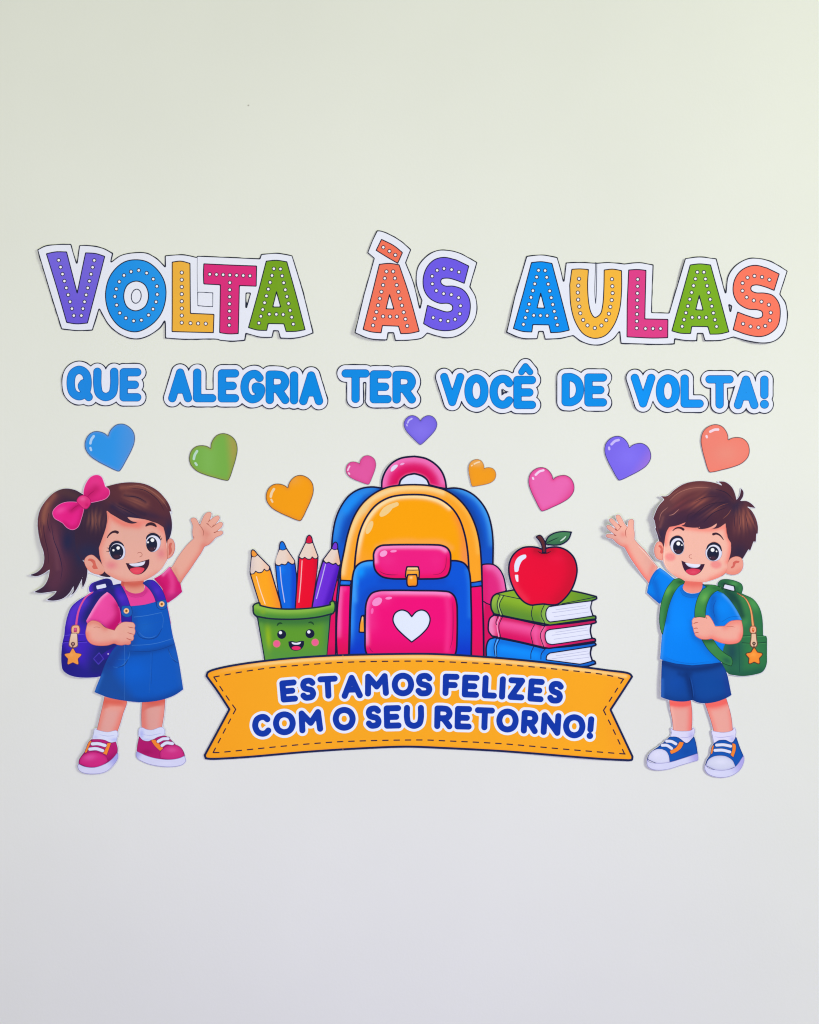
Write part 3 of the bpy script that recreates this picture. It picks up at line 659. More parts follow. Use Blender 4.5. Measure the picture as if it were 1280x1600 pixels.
# body
G.part('neck', [(poly('G5 322,140! 545,125! 545,200 556,222 510,262 440,272 360,243 318,200'), paint('E29A86', ('s','G5 330,150 430,165 540,145',11.7,'CF5E50',.95)))])
TP = 'E5429A'
G.part('shirt', [(poly('G5 290,185! 322,190! 345,235 430,270 510,260 550,225 545,140! 600,150! 700,200 780,300 810,400! 850,600! 850,760! 400,800! 250,600! 270,300!'),
   paint(TP, ('s','G5 345,245 430,285 520,275 570,240',6,'C12A78',.7), ('b','G5',300,200,40,40,0,'C82676',.7), ('s','G5 820,420 850,600',6,'B42A8A',.8))),
  (line('G5 352,272 400,305 470,313 540,295 575,250', .6), 'BE3080')])
G.part('sleeve', [(poly('G3 180,1105! 290,1040 400,935! 455,1000 520,1130 552,1168! 575,1288! 480,1370 375,1442! 330,1380 300,1250 240,1170'),
   paint('E04092', ('g','G3',450,1150,560,1300,'B81F72'), ('g','G3',330,1400,300,1250,'D0146E'), ('s','G3 200,1120 290,1180 330,1320 360,1430',7.2,'C40E66',.9), ('s','G3 400,1000 440,1150 430,1280',8.4,'EA4C9C',.6), ('s','G3 310,1050 400,950',4,'F07ABA',.7))),
  (line('G3 405,945 460,1020 510,1120 548,1185', .8), 'B83A80')])
G.part('sleeve', [(poly('G4 745,298! 660,370 570,500 470,680! 482,718! 540,680 640,700 730,770 800,808 850,800! 925,680! 905,520 860,420 800,340'),
   paint('EA479E', ('g','G4',800,600,880,700,'C21070'), ('s','G4 880,480 900,600 880,740 830,790',11.7,'C00E68',.85), ('b','G4',650,450,90,120,0,'F052A8',.7), ('s','G4 740,310 660,380 570,510 478,675',5,'F38CC8',.8), ('s','G4 500,690 600,690 720,760',7,'C22A82',.5))),
  (line('G4 505,655 600,670 690,710', .5), 'C83A8C')])
DB = '0C58BC'
dress = G.part('dungarees', [(poly('G5 400,415! 550,398 680,365! 800,385! 835,540 870,740 900,860 940,1040 975,1250 992,1362! 900,1425 780,1472 640,1500 500,1508 330,1492 150,1455 -15,1392! 10,1320 50,1220 110,1060 200,900 300,810! 290,600!'),
   paint(DB, ('b','G5',450,1150,200,160,0,'0A60CC',.9), ('b','G5',550,650,120,100,0,'1563C0',.7), ('s','G5 -10,1390 150,1450 400,1500 640,1498 900,1420 990,1360',11.7,'0E3F92',.75), ('g','G5',200,1000,60,1100,'174C9C'),
     ('s','G5 320,830 240,930 160,1060',22.5,'1B3A8A',.8), ('s','G5 420,500 430,700 400,850',12.6,'164A9E',.6), ('s','G5 880,800 940,1050 985,1330',10,'1D5CB4',.7), ('s','G5 380,950 600,930 860,870',8.4,'0F4698',.7), ('s','G5 0,1370 60,1200',6,'2A6CC4',.7), ('e',1,'123E8C',.5))),
  (line('G5 405,860 560,855 700,835 870,785', .7), '3F7ECC'), (line('G5 380,925 560,932 720,910 885,850', .8), '0F3E8A'),
  (line('G5 430,540 560,525 745,488', .8), '3C7BCB'), (line('G5 745,490 765,560 755,660', .6), '3474C6'), (lens('G5 455,690 500,765 600,790 690,765 755,660', 1.2), '0F428F'), (lens('G5 480,700 540,762 620,775 700,740', .8), '3676C8'),
  (line('G5 475,625 600,620 735,590', .45), '1A5DB0'),
  (lens('G5 180,1105 260,1108 330,1060 375,990 380,930', 1.0), '2F70C4'), (lens('G5 240,1115 320,1085 370,1010', 1.3), '11448F'), (line('G5 250,1020 345,1022', .5), '2A68BC'),
  (lens('G5 815,890 850,980 900,1045 940,1060', 1.3), '10408C'), (lens('G5 820,910 860,1000 935,1055', .6), '2F70C4'),
  (line('G5 625,945 622,1100 612,1300 605,1400', .45), '2C6CC0'), (line('G5 640,945 636,1100 628,1300', .5), '11489A'), (line('G5 325,830 325,1100 322,1480', .45), '3F7CCB')])
def strap(path, tab, bx, by, fx):
    o = G.part('strap', [(poly(path).grow(.35), '1F1E78'), (poly(path).grow(-.4), paint('3E22B4', *fx))])
    G.part('strap_tab', [(poly(tab).grow(.5), '123C80'), (poly(tab).grow(-.3), '1A5CB4')], parent=o)
    G.part('button', [(disc('G5',bx,by,34), '6A5A78'), (disc('G5',bx,by,30), paint('F6CC98')), (disc('G5',bx,by,17), 'E09040'), (disc('G5',bx,by,10), '7A4420')], parent=o, step=.7)
strap('G5 100,240! 110,205 200,178! 285,180! 325,250 375,370 403,500 405,600! 290,600! 280,480 245,380 190,290','G5 295,415! 395,412! 410,470 405,515 370,538 320,532 290,500',345,470,
  [('g','G5',250,200,180,200,'202470'), ('b','G5',290,320,60,60,50,'5432C8',.7), ('g','G5',340,430,340,640,'2A1E90'), ('s','G5 110,235 190,290 245,380 285,520',8,'22207C',.8), ('s','G5 200,185 290,190 320,240',7.2,'1E2E88',.8)])
strap('G5 530,152! 590,120 655,124 725,190 775,280 808,400! 690,420! 665,320 610,225','G5 690,365! 790,340! 808,390 800,430 765,452 715,445 692,415',748,392,
  [('g','G5',640,170,570,150,'1A3E98'), ('b','G5',690,250,50,50,50,'5230C6',.7), ('s','G5 535,155 610,225 665,320 685,400',8,'1F2E8A',.8)])
def skinfx(*a): return paint(SK, *a)
arm1 = G.part('arm', [(poly('G4 488,715! 545,680 640,702 720,772 845,812! 860,785 900,735 960,702 1040,700 1095,710 1118,745 1112,780 1120,820 1112,860 1098,880 1100,920 1085,945 1062,950 1060,985 1030,1002 990,998 940,1008 880,1000 840,985 760,1008 640,1014 545,992 490,940 465,850 475,770').grow(.35), 'C0645A'),
   (poly('G4 488,715! 545,680 640,702 720,772 845,812! 860,785 900,735 960,702 1040,700 1095,710 1118,745 1112,780 1120,820 1112,860 1098,880 1100,920 1085,945 1062,950 1060,985 1030,1002 990,998 940,1008 880,1000 840,985 760,1008 640,1014 545,992 490,940 465,850 475,770').grow(-.3),
    skinfx(('s','G4 470,860 500,950 600,1005 760,1000 840,985',9.9,'E7796C',.8), ('s','G4 500,715 560,695 640,715 720,780',8.4,'DF8272',.8), ('b','G4',1000,800,80,70,0,'E6AC98',.6), ('s','G4 860,990 950,1005 1050,990',10,'E07C70',.8), ('s','G4 860,830 840,900',8,'EBB4A2',.5))),
   (lens('G4 560,775 600,765 660,775', .7), 'C0705F'), (lens('G4 1022,762 1060,772 1110,780', 1.1), 'C2685C'), (lens('G4 1015,838 1055,852 1108,865', 1.1), 'C2685C'), (lens('G4 1000,912 1040,930 1080,940', 1.1), 'C2685C')],
   label='bent arm whose fist holds the purple strap')
HP = 'G3 405,935! 425,950! 455,910 500,830 560,740 640,640 735,548! 722,500 720,430 725,370 705,315 693,285 725,258 770,272 800,325 825,365! 855,285 890,215 930,182 978,188 972,250 935,325! 985,275 1040,238 1082,230 1095,262 1060,320 1000,388! 1055,345 1105,318 1137,330 1128,380 1080,425 1030,463! 1080,445 1125,440 1143,465 1110,500 1042,532 1000,580 945,630 885,656! 840,740 760,860 680,980 600,1090 552,1170!'
arm2 = G.part('arm', [(poly(HP).grow(.3), 'B8705F'), (poly(HP).grow(-.3),
    paint('E6A896', ('s','G3 880,665 840,745 760,865 680,985 600,1095 555,1160',9,'E27E70',.85), ('b','G3',920,480,60,50,30,'DC8E80',.8), ('s','G3 870,650 900,560 880,440',10,'DD8D7E',.5), ('s','G3 470,980 510,1080 550,1150',7.2,'DE8878',.6), ('b','G3',780,440,40,90,0,'E3AB9A',.6), ('s','G3 1000,590 940,640 890,650',8,'DF8274',.6))),
   (lens('G3 800,340 850,400 875,460 862,525', .9), 'B5685A'), (lens('G3 915,335 935,345 950,350', 1.2), 'A85A4E'), (lens('G3 925,345 960,370 990,400', .7), 'BE7264'), (lens('G3 985,395 1000,380 1020,350', .8), 'B5685A'), (lens('G3 1015,462 1030,462 1045,455', 1.2), 'A85A4E'), (lens('G3 730,505 740,530 742,548', .6), 'B5685A')],
   label='raised arm with an open waving hand')
DRESS = poly('G5 400,415! 550,398 680,365! 800,385! 835,540 870,740 900,860 940,1040 975,1250 992,1362! 900,1425 780,1472 640,1500 500,1508 330,1492 150,1455 -15,1392! 10,1320 50,1220 110,1060 200,900 300,810! 290,600!')
for lp, fx in (('G6 365,50! 602,50! 590,140 560,220 525,340 495,425! 400,432 285,408! 310,300 335,190', [('s','G6 370,105 480,120 600,115',9,'DF6052',.9), ('h',poly('G6 340,60! 620,60! 620,150! 560,165 450,160 345,190!'),3,'D9604F',.75), ('s','G6 590,140 550,250 510,370 490,410',10.8,'E8796B',.85), ('s','G6 345,200 310,330 295,400',8,'E8806F',.7), ('s','G6 420,170 520,180',8.4,'EB9A88',.6)]),
               ('G6 760,50! 1002,50! 985,250 962,390! 860,412 752,395! 748,250', [('s','G6 770,105 880,115 1000,95',9,'DC5E50',.9), ('h',poly('G6 740,60! 1020,60! 1000,150! 900,160 800,190 750,230!'),3,'D65E50',.75), ('s','G6 765,150 765,280 775,390',10.8,'E1766A',.85), ('s','G6 985,160 970,300 955,380',8.4,'E8867A',.7)])):
    G.part('leg', [(poly(lp).grow(.3) - DRESS, 'B4665C'), (poly(lp).grow(-.4) - DRESS, paint('DFA096', *fx))])
for sp, fx, ln in (('G6 262,395 300,408 400,428 488,415 502,455 490,490 482,530 430,540 360,512 300,508 243,500 252,440', [('b','G6',470,510,50,25,0,'B4BCEE',.9), ('b','G6',270,480,30,20,0,'C0C6F0',.8)], 'G6 300,450 400,470 480,460'),
               ('G6 728,392 755,383 800,402 860,408 960,378 990,400 988,455 940,480 880,505 800,528 748,510 722,470', [('b','G6',750,450,30,60,0,'AEB6EC',.9), ('b','G6',800,510,60,14,0,'B8C0F0',.8)], 'G6 750,450 830,465 970,440')):
    G.part('sock', [(poly(sp).grow(.3), '9AA0CC'), (poly(sp).grow(-.2), paint('D6DCF2', *fx)), (lens(ln, .8), 'B8BEE4')])
def shoe(sole, upper, orange, laces, toe, col, colt, toefx=(), lw=5.2, edge='6A1050', cut=None, panel='F2852F', topline=None):
    o = cut.part('shoe', [(poly(upper).grow(.35), edge), (poly(upper).grow(-.3), col)])
    if toe: cut.part('toe_cap', [(poly(toe).grow(.25), edge), (poly(toe).grow(-.3), colt)], parent=o)
    for p in orange: cut.part('lace_panel', [(poly(p).grow(.3), edge), (poly(p).grow(-.4), paint(panel))], parent=o)
    for l in laces: cut.part('lace', [(line(l, lw + .9), edge), (line(l, lw - .4), paint('DCE0F2', ('e',.8,'C0C6E8',.5)))], parent=o)
    cut.part('sole', [(poly(sole).grow(.25), '8A86C0'), (poly(sole).grow(-.35), paint('D2D4EF', *toefx))], parent=o)
shoe('G6 90,762! 150,790 260,800 380,758 450,705 502,640! 500,705 450,782 380,842 290,866 160,862 100,835 82,790','G6 225,505! 300,503 360,510 430,540 480,532! 497,600 495,650! 430,735 330,790 200,800 92,762! 98,720 130,670 155,640! 180,580',
  ['G6 392,540! 435,542! 388,672! 345,650! 372,600','G6 238,512! 200,590! 182,640! 150,650! 175,590 205,525'],['G6 238,550 300,548 370,568','G6 212,605 280,600 345,622'],
  'G6 95,760! 105,710 150,660 230,632 330,650 385,690 400,735! 330,785 200,798', paint('B81E72', ('g','G6',430,620,480,700,'98115C'), ('b','G6',450,600,40,50,0,'B01868',.6)),
  paint('D02A80', ('b','G6',210,690,80,40,-10,'E050A0',.9), ('e',2,'B01868',.6)), [('g','G6',380,800,480,720,'A4A6E4'), ('b','G6',170,830,90,30,0,'DCDEF4',.6)], 5.4, '7A1250', G)
shoe('G6 700,635! 800,680 900,708 1040,722 1140,708 1202,682! 1212,735 1180,772 1080,795 940,790 800,758 705,705 693,665','G6 726,478! 760,515 820,528 880,505 930,480 1000,468! 1060,515 1100,560 1165,600 1195,650 1203,685! 1140,710 1040,724 900,708 800,682 700,635! 708,560',
  ['G6 845,515! 892,505! 982,600! 945,632! 890,580'],['G6 925,528 975,502 1030,500','G6 965,572 1010,545 1075,552'],
  'G6 945,705! 945,640 975,600 1040,568 1120,570 1175,610 1200,682! 1140,708 1040,722', paint('B01A6A', ('b','G6',800,640,80,30,0,'9A1058',.7)),
  paint('CC3080', ('b','G6',1070,620,60,30,0,'D84C96',.9), ('e',2,'AE1C6C',.6)), [('g','G6',760,700,700,660,'A8AAE0'), ('b','G6',1000,760,100,20,0,'DADCF2',.6)], 5.2, '7A1250', G)
bow = G.part('bow', [
  (poly('G1 660,330! 662,270 685,190 740,112 808,88 860,110 888,170 905,222! 945,250 955,300 915,355 830,385 745,402! 690,380').grow(.5), 'E88CC4'),
  (poly('G1 660,330! 662,270 685,190 740,112 808,88 860,110 888,170 905,222! 945,250 955,300 915,355 830,385 745,402! 690,380').grow(-.2),
    paint('E22A84', ('b','G1',790,180,90,80,0,'E63A90',.7), ('s','G1 690,340 740,300 800,250',14,'B8105E',.7), ('s','G1 760,395 850,375 940,310',10,'C81A70',.7), ('b','G1',880,300,60,40,0,'D8247C',.6))),
  (poly('G1 622,405! 540,395 440,403 360,445 314,510 332,575 390,612 425,632! 480,690 540,710 595,680 635,580 662,480! 640,430').grow(.5), 'E880BC'),
  (poly('G1 622,405! 540,395 440,403 360,445 314,510 332,575 390,612 425,632! 480,690 540,710 595,680 635,580 662,480! 640,430').grow(-.2),
    paint('E32288', ('b','G1',400,490,70,40,-20,'EE48A0',.8), ('s','G1 630,420 580,450 520,495',8.4,'B00E5C',.7), ('s','G1 440,640 520,690 600,660 650,500',7.8,'C4126A',.75), ('b','G1',480,560,80,60,0,'E0187E',.6))),
  (poly('G1 582,385 605,340 655,318 705,335 745,385 730,435 690,475 650,465 610,425').grow(.3), 'B51464'),
  (poly('G1 585,385 608,342 655,322 702,337 740,385 726,433 690,470 652,460 613,423').grow(-.2), paint('E0307E', ('b','G1',650,360,40,30,0,'EC5A9C',.9), ('b','G1',700,430,30,30,0,'C81868',.8))),
  (lens('G1 700,345 740,300 790,262', .9), 'A80E58'), (lens('G1 610,425 560,455 515,495', .9), 'A80E58')])
G.sheet(.9, extra=[poly('G1 650,1100! 850,1230! 1130,1310! 1130,1340! 980,1345! 720,1420! 700,1260!') - poly('G1 690,1190! 830,1240! 940,1268! 900,1275! 760,1310! 725,1360! 700,1420!')])

# ============================================================ the boy
B = Cut('boy_cutout', 'printed cutout of a waving boy with brown hair, blue shirt and green school bag', 'figure cutout', (1090, 1212),
  ((958,825,24,22,9.0), (985,870,25,35,4.0), (1022,805,22,45,7.0), (1025,865,15,25,4.0), (1035,1000,18,90,2.2), (1020,1180,30,30,3.0), (1100,1140,25,60,2.0), (1035,1080,15,40,2.5), (1180,900,20,40,.8), (1130,1060,60,12,1.5), (1145,750,30,15,1.0)), base=1.0, seams=(('x',1078.5,-1),('y',978,1)))
SB = 'EDAF9D'
pack = B.part('school_bag', [
  (poly('B3 600,200! 720,215! 800,240 930,270 1000,300 1080,340 1140,420 1168,520 1176,690! 1205,695 1214,720! 1213,850 1208,970 1170,1035 1090,1062 970,1075 850,1060! 790,1000! 760,800! 720,300!'),
   paint('2E7547', ('b','B3',1090,380,60,90,-30,'4C9B50',.95), ('s','B3 960,340 990,450 1000,560',11.7,'459350',.8), ('b','B3',880,850,90,180,0,'1F4C50',.98), ('b','B3',870,350,60,80,30,'1C4A44',.9), ('s','B3 830,270 930,370 975,500',11.7,'1B4740',.9),
     ('b','B3',1090,860,70,110,0,'3A8650',.7), ('b','B3',1080,600,80,60,0,'2C6E50',.6), ('s','B3 860,1050 1000,1060 1150,1030',12.6,'1E5846',.8), ('s','B3 955,780 955,1000',10,'256050',.6), ('e',1.8,'1D5238',.7))),
  (line('B3 985,705 1080,698 1195,700', .7), '4F9A5C'), (line('B3 975,758 1080,765 1208,752', 1.3), '1C4C36'), (line('B3 980,770 1200,766', .6), '4A9258'), (line('B3 985,690 1175,690', .8), '1F5438'), (line('B3 945,770 950,1040', .7), '1A4A40')],
  label='green school bag on his back with a star shaped zip charm')
B.part('carry_handle', [(poly('B3 742,215! 745,190 775,160 830,153 920,172 970,200 982,240 970,288! 905,265 800,240').grow(.3), '1A4030'),
   (poly('B3 742,215! 745,190 775,160 830,153 920,172 970,200 982,240 970,288! 905,265 800,240').grow(-.3), paint('2C6A44', ('b','B3',900,195,50,25,15,'4F9C54',.9), ('b','B3',800,200,40,30,0,'1D4A40',.8), ('b','B3',955,240,20,40,0,'3A8648',.7))),
   (poly('B3 808,198! 900,220! 906,262! 880,262! 795,238!').grow(1.2), '17382F'), (poly('B3 812,204! 893,223! 900,262! 880,258! 800,236!').grow(.2), 'DCDCF2')], parent=pack)
B.part('zip', [(line('B3 928,285 1005,335 1055,430 1082,605', 1.6, 4.6), '7E4A38'), (line('B3 932,287 1005,337 1054,432 1080,605', .8, 3.0), paint('ECA066'))], parent=pack)
B.part('zip_puller', [(poly('B3 1057,605 1102,605 1104,662 1055,662').grow(.6), '8A4030'), (poly('B3 1060,608 1100,608 1101,660 1058,660'), 'EFB08C'), (disc('B3',1080,635,12,22), 'C84A28'), (disc('B3',1080,630,6,12), 'F7A860'),
   (poly('B3 1062,668! 1108,668! 1112,720 1120,775 1105,800 1070,800 1052,775 1060,720').grow(.6), '6E4638'), (poly('B3 1066,672! 1104,672! 1108,720 1114,775 1102,793 1072,793 1058,775 1064,720'), paint('E4C0A0')),
   (disc('B3',1088,765,17), '4E302C'), (disc('B3',1088,765,8), 'A88A78'), (line('B3 1088,785 1088,822', 1.8), '6A4038')], parent=pack)
B.part('star_charm', [(star('B3',1090,890,80,0,.54,1.8).grow(1.0), '4A3030'), (star('B3',1090,890,80,0,.54,1.8).grow(-.2), paint('F28E34', ('b','B3',1080,870,40,30,0,'FAA648',.6), ('e',1.0,'E07020',.5)))], parent=pack)
hfx = [('b','B1',450,150,220,60,-10,'6C3538',.9), ('s','B1 200,320 350,200 500,140 700,130',30,'6E3A3C',.7), ('s','B1 280,280 420,180 560,150 720,165',8,'8A5450',.55), ('k','B1',550,300,140,70,-32,'A05A4C',.85,8), ('k','B1',330,350,190,110,-28,'7A3C40',.8,10),
  ('k','B1',660,385,160,60,-33,'98584C',.8,8), ('s','B1 480,470 600,400 720,330 860,310',10,'33213A',.8), ('s','B1 220,480 400,470 600,500',26,'3A2540',.7), ('b','B1',950,330,60,120,15,'2E2742',.95), ('s','B1 700,200 820,240 920,300',18,'33243E',.7),
  ('k','B1',1010,500,120,80,92,'A05E50',.9,11), ('k','B1',1095,480,130,60,68,'9A584C',.9,8), ('b','B1',940,560,40,100,8,'6A3A40',.6), ('s','B1 120,560 150,420 230,320',16,'5E363E',.7), ('b','B1',160,640,60,120,0,'352643',.9),
  ('b','B1',980,830,120,110,0,'352740',.95), ('b','B1',830,400,60,80,20,'4A2A3C',.7), ('s','B1 800,130 880,190 930,260',12,'5A3038',.7), ('s','B1 170,460 140,560',4,'7A4A4C',.5), ('b','B1',1120,620,50,80,0,'4C2C3C',.6)]
B.part('hair', [(poly('B1 145,238! 220,235 300,168 400,108 520,80 640,82 740,102 805,130! 785,105 750,82! 830,88 900,140 935,210 952,278! 985,230 1000,152! 1025,195 1018,245 990,288! 1060,290 1110,318 1152,362! 1090,352 1055,342! 1110,390 1155,470 1177,560 1175,632! 1160,630! 1155,722! 1132,712! 1095,812! 1078,795! 1020,892! 900,1000! 800,1080! 775,1088! 500,900! 190,795! 160,760 132,715 110,640 85,575! 95,570! 78,490! 65,478! 80,430 120,345 185,275! 170,255'),
   paint('4B2A3A', *hfx)),
  (lens('B1 230,300 330,210 450,160 600,145 700,155', .8), 'A46A60'), (lens('B1 230,440 280,430 350,370', .8), 'B07A70'), (lens('B1 130,500 150,420 230,350', .8), 'A06A64'), (lens('B1 210,265 300,200 380,150', .6), '8A5450'),
  (lens('B1 480,465 560,390 680,320 860,300', .8), '2E1F36'), (lens('B1 500,300 620,250 760,240', .8), '3A2238'), (lens('B1 720,160 840,200 930,290', 1.0), '2F2138'), (lens('B1 600,520 700,420 860,350', 1.0), '2F2038'), (lens('B1 800,480 860,430 900,370', .7), '8A5248'), (lens('B1 680,410 780,340 870,310', .6), '8A5248'),
  (lens('B1 940,420 930,500 940,600', .7), '33203A'), (lens('B1 985,420 985,520 1000,620', .7), '33203A'), (lens('B1 1040,400 1060,500 1075,600', .7), '33203A'), (lens('B1 1070,370 1120,450 1150,560', .7), '3A2438'), (lens('B1 430,520 440,440 520,400', .8), '3A2438'), (lens('B1 110,560 120,620 150,680', .7), '6A4650')])
for pp, inner, fx in (('B1 180,775! 150,722 115,718 85,765 80,830 105,890 168,915! 172,850','B1 115,760! 140,752 165,775 172,830 160,845! 140,830 145,790',[('e',1.6,'E58072',.5)]),
               ('B1 862,938! 890,895 950,873 1000,890 1020,940 1010,1005 970,1050 920,1064 860,1055 835,1035','B1 890,985! 910,970 915,935 945,915! 985,925 975,940! 945,945 930,980 900,1000',[('s','B1 850,1045 920,1055 990,1020',8,'E98676',.7)])):
    B.part('ear', [(poly(pp).grow(.4), 'B86056'), (poly(pp).grow(-.1), paint('EBA08F', *fx)), (poly(inner), 'D4655C')])
face = B.part('face', [
  (poly('B1 415,1110! 590,1120! 600,1180! 410,1180!'), 'D86055'),
  (poly('B1 182,800! 193,690 212,610 240,562! 330,545 418,510! 400,535 366,550! 450,566 540,568 583,552! 560,570 525,580! 600,583 680,562 748,520! 730,560 685,585! 760,572 836,522! 842,600 862,680 893,730! 892,820 862,938! 860,990 840,1045! 780,1088 680,1126 600,1146 500,1149 400,1126 300,1078 220,1010 182,940 172,870'),
   paint('F0B7A6', ('s','B1 240,570 330,555 420,530',8.4,'F4776C',.85), ('s','B1 230,580 210,650 195,740',8,'F2847A',.8), ('s','B1 380,560 540,585 700,590 830,560',7.2,'F58A7C',.8), ('s','B1 840,560 855,660 888,730 880,850 860,930',8.4,'F48578',.8),
     ('h',disc('B5',72,495,82,62,5),4.5,'EE8384',.8), ('h',disc('B5',780,612,84,62,5),4.5,'EE8384',.8), ('s','B1 300,1080 420,1128 600,1140 760,1090 850,1040',7.2,'F09082',.55), ('s','B1 690,1120 800,1070 850,1030',10,'EE7668',.6), ('e',.9,'CC7F70',.5))),
  (lens('B1 190,720 182,850 192,940 240,1020', .9), 'F8D4C6'), (lens('B1 840,560 845,620 858,660', .7), 'DE6A5C')])
eye(face,'B5','B5 180,190 240,210 280,280 288,360 262,430 200,462 130,430 85,370 72,290 105,220',(200,345),84,108,0,[(199,290,29),(253,313,12)],[(150,395,8)],
    'B5 68,330 80,255 120,205 180,186 240,200 285,275',[],B)
eye(face,'B5','B5 745,290 820,310 865,380 868,460 830,530 745,560 665,535 620,460 628,370 675,305',(733,443),93,110,0,[(726,387,29),(787,409,13)],[(690,505,8)],
    'B5 632,385 665,320 720,290 780,292 835,330 868,410',[],B)
B.part('eyebrow', [(lineS(curve('B5 112,92 145,62 190,45 240,50 275,72', False), 1.2, 4.0), '3E2434')], parent=face, step=.8)
B.part('eyebrow', [(lineS(curve('B5 738,145 780,135 830,155 870,195 893,232', False), 4.0, 1.1), '3E2434')], parent=face, step=.8)
B.part('nose', [(line('B5 402,460 375,466 365,488 378,510 410,516', .8, .8), 'B8685C')], parent=face, step=.7)
B.part('mouth', [(poly('B5 248,552! 340,590 470,610 606,605! 580,670 530,735 450,775 370,765 300,705 265,625').grow(.2), '3A1F38'),
   (poly('B5 300,582! 420,603 548,610! 515,648 440,662 355,640'), paint('E4E6F8', ('g','B5',430,630,420,665,'C0C6E8'))),
   (poly('B5 312,708 370,680 450,674 542,700 500,752 430,776 355,758'), paint('D83A5A', ('b','B5',430,730,60,25,0,'E2506A',.8)))], parent=face, step=.8)
for q in ('B5 130,175 190,160 250,185', 'B5 690,275 750,262 820,285'): B.part('eyelid_crease', [(lens(q, .6), 'C87868')], parent=face)
# body
HP = 'B2 925,960! 880,910 820,830 720,700 620,600 558,525! 562,430 548,340 552,250 540,218 480,225 462,280 455,330 440,335! 400,280 365,210 325,150 285,148 268,175 290,240 330,325! 270,265 205,203 172,208 165,235 215,300 285,385! 220,345 160,308 122,312 128,350 200,415 262,465! 200,448 140,443 112,465 135,495 220,520 260,560 320,610 408,652! 500,820 600,965 700,1100 790,1210!'
B.part('arm', [(poly(HP).grow(.3), 'BC6458'), (poly(HP).grow(-.3), paint('EBAC9C', ('s','B2 415,665 500,825 600,970 700,1105 780,1195',9,'F4786E',.9), ('s','B2 260,555 340,610 410,645',6,'E88578',.7), ('b','B2',380,450,60,50,30,'E6887E',.7), ('s','B2 860,940 820,1040 800,1160',8,'EE8A7E',.7), ('b','B2',500,400,40,80,0,'F0AA9C',.7))),
   (lens('B2 455,330 420,390 418,440 432,500', .9), 'B85C50'), (lens('B2 320,310 338,330 355,325', 1.2), 'A85048'), (lens('B2 350,325 320,360 295,385', .7), 'BE6A5C'), (lens('B2 240,360 270,385 300,388', .9), 'B05A4E'), (lens('B2 235,455 255,465 272,460', 1.2), 'A85048'),
   (lens('B2 600,610 720,735 830,860 910,965', .9), 'F6CFC2')], label='raised arm with an open waving hand')
B.part('neck', [(poly('B3 428,170! 592,180! 595,230 575,270 500,287 440,270 410,235'), paint('EE9484', ('s','B3 435,185 510,195 590,190',12.6,'E4685E',.9)))])
CB = '0A78DC'
B.part('shirt', [(poly('B3 330,200! 425,190! 410,240 440,275 500,290 575,272 596,230! 600,195! 720,250! 800,300! 850,700! 800,800 780,940! 700,968 600,988 500,995 400,985 300,960 190,910! 200,780 210,650 225,520 250,400 290,300'),
   paint('0280EE', ('b','B3',380,550,120,250,0,'0488F8',.9), ('s','B3 190,905 350,965 500,985 650,975 780,940',8.4,'0C6CD2',.7), ('s','B3 610,560 600,720 700,850 780,900',15.3,'0E5FBC',.65), ('s','B3 410,250 440,290 500,305 580,290 615,240',8,'0E62BE',.8), ('s','B3 300,300 265,420 250,550',8.4,'0E62C0',.6), ('s','B3 500,560 520,700 600,740',8.4,'0C66C8',.7), ('s','B3 200,900 210,760 225,600',5,'3A96EE',.6), ('e',1.0,'0C58AE',.5))),
  (line('B3 385,255 410,300 470,325 540,320 600,285', .6), '0E5EB6'), (lens('B3 215,880 350,935 500,955 700,930', .6), '0B68C8')])
B.part('sleeve', [(poly('B2 962,970! 1050,1030 1170,1130! 1240,1160! 1100,1320! 960,1540! 860,1455 760,1362! 785,1230 830,1110 890,1020'),
   paint('0280EC', ('g','B2',860,1350,800,1480,'0C58C0'), ('s','B2 880,1200 920,1350 950,1500',10,'0B5EC6',.7), ('s','B2 965,980 1080,1060 1180,1130',5,'4AA4F2',.6), ('s','B2 800,1230 850,1100 920,1010',3,'0C64C8',.7), ('e',.8,'0B50A6',.6))),
  (lens('B2 840,1240 880,1120 960,1030', .6), '0B62C4')])
B.part('sleeve', [(poly('B3 700,290! 760,275 800,290! 850,340 920,440 976,545! 900,545 830,580 800,602! 745,595 700,570 640,490! 620,420 650,330'),
   paint('047CE6', ('b','B3',800,420,90,100,0,'0488F4',.8), ('s','B3 700,330 690,430 720,560',10.8,'0B58B8',.8), ('s','B3 800,295 880,380 970,535',5,'52A8F4',.8), ('e',1.0,'0C52A8',.6))),
  (line('B3 780,560 860,515 950,505', .6), '0B5CB8'), (lens('B3 730,340 700,430 720,530', .8), '0C4EA8')])
shorts = B.part('shorts', [(poly('B4 240,80! 400,120! 580,140! 800,120! 905,105! 960,210 990,330 1020,470! 960,505 850,545 720,562 640,550 585,525! 520,540 430,542 320,522 230,490! 232,300'),
   paint('0F4698', ('b','B4',400,330,120,120,0,'0F4AA4',.8), ('b','B4',750,350,150,130,0,'0F4A9C',.8), ('s','B4 250,110 420,165 580,185 780,160 900,125',9,'0D3070',.85), ('s','B4 520,240 550,350 585,520',9,'0C2F70',.85), ('s','B4 440,230 500,250 560,230',7.2,'0C3478',.7), ('s','B4 240,480 400,530 560,530',10,'0C3880',.6), ('s','B4 600,530 720,555 1000,480',10,'0C367E',.6), ('s','B4 955,250 990,450',9.6,'1C3A90',.6), ('e',1.0,'0C2F6E',.6), ('s','B4 242,300 245,480',5,'2A66BE',.7))),
  (lens('B4 545,260 575,400 590,520', 1.0), '092A66'), (lens('B4 560,260 590,400 600,510', .6), '2058AE')])
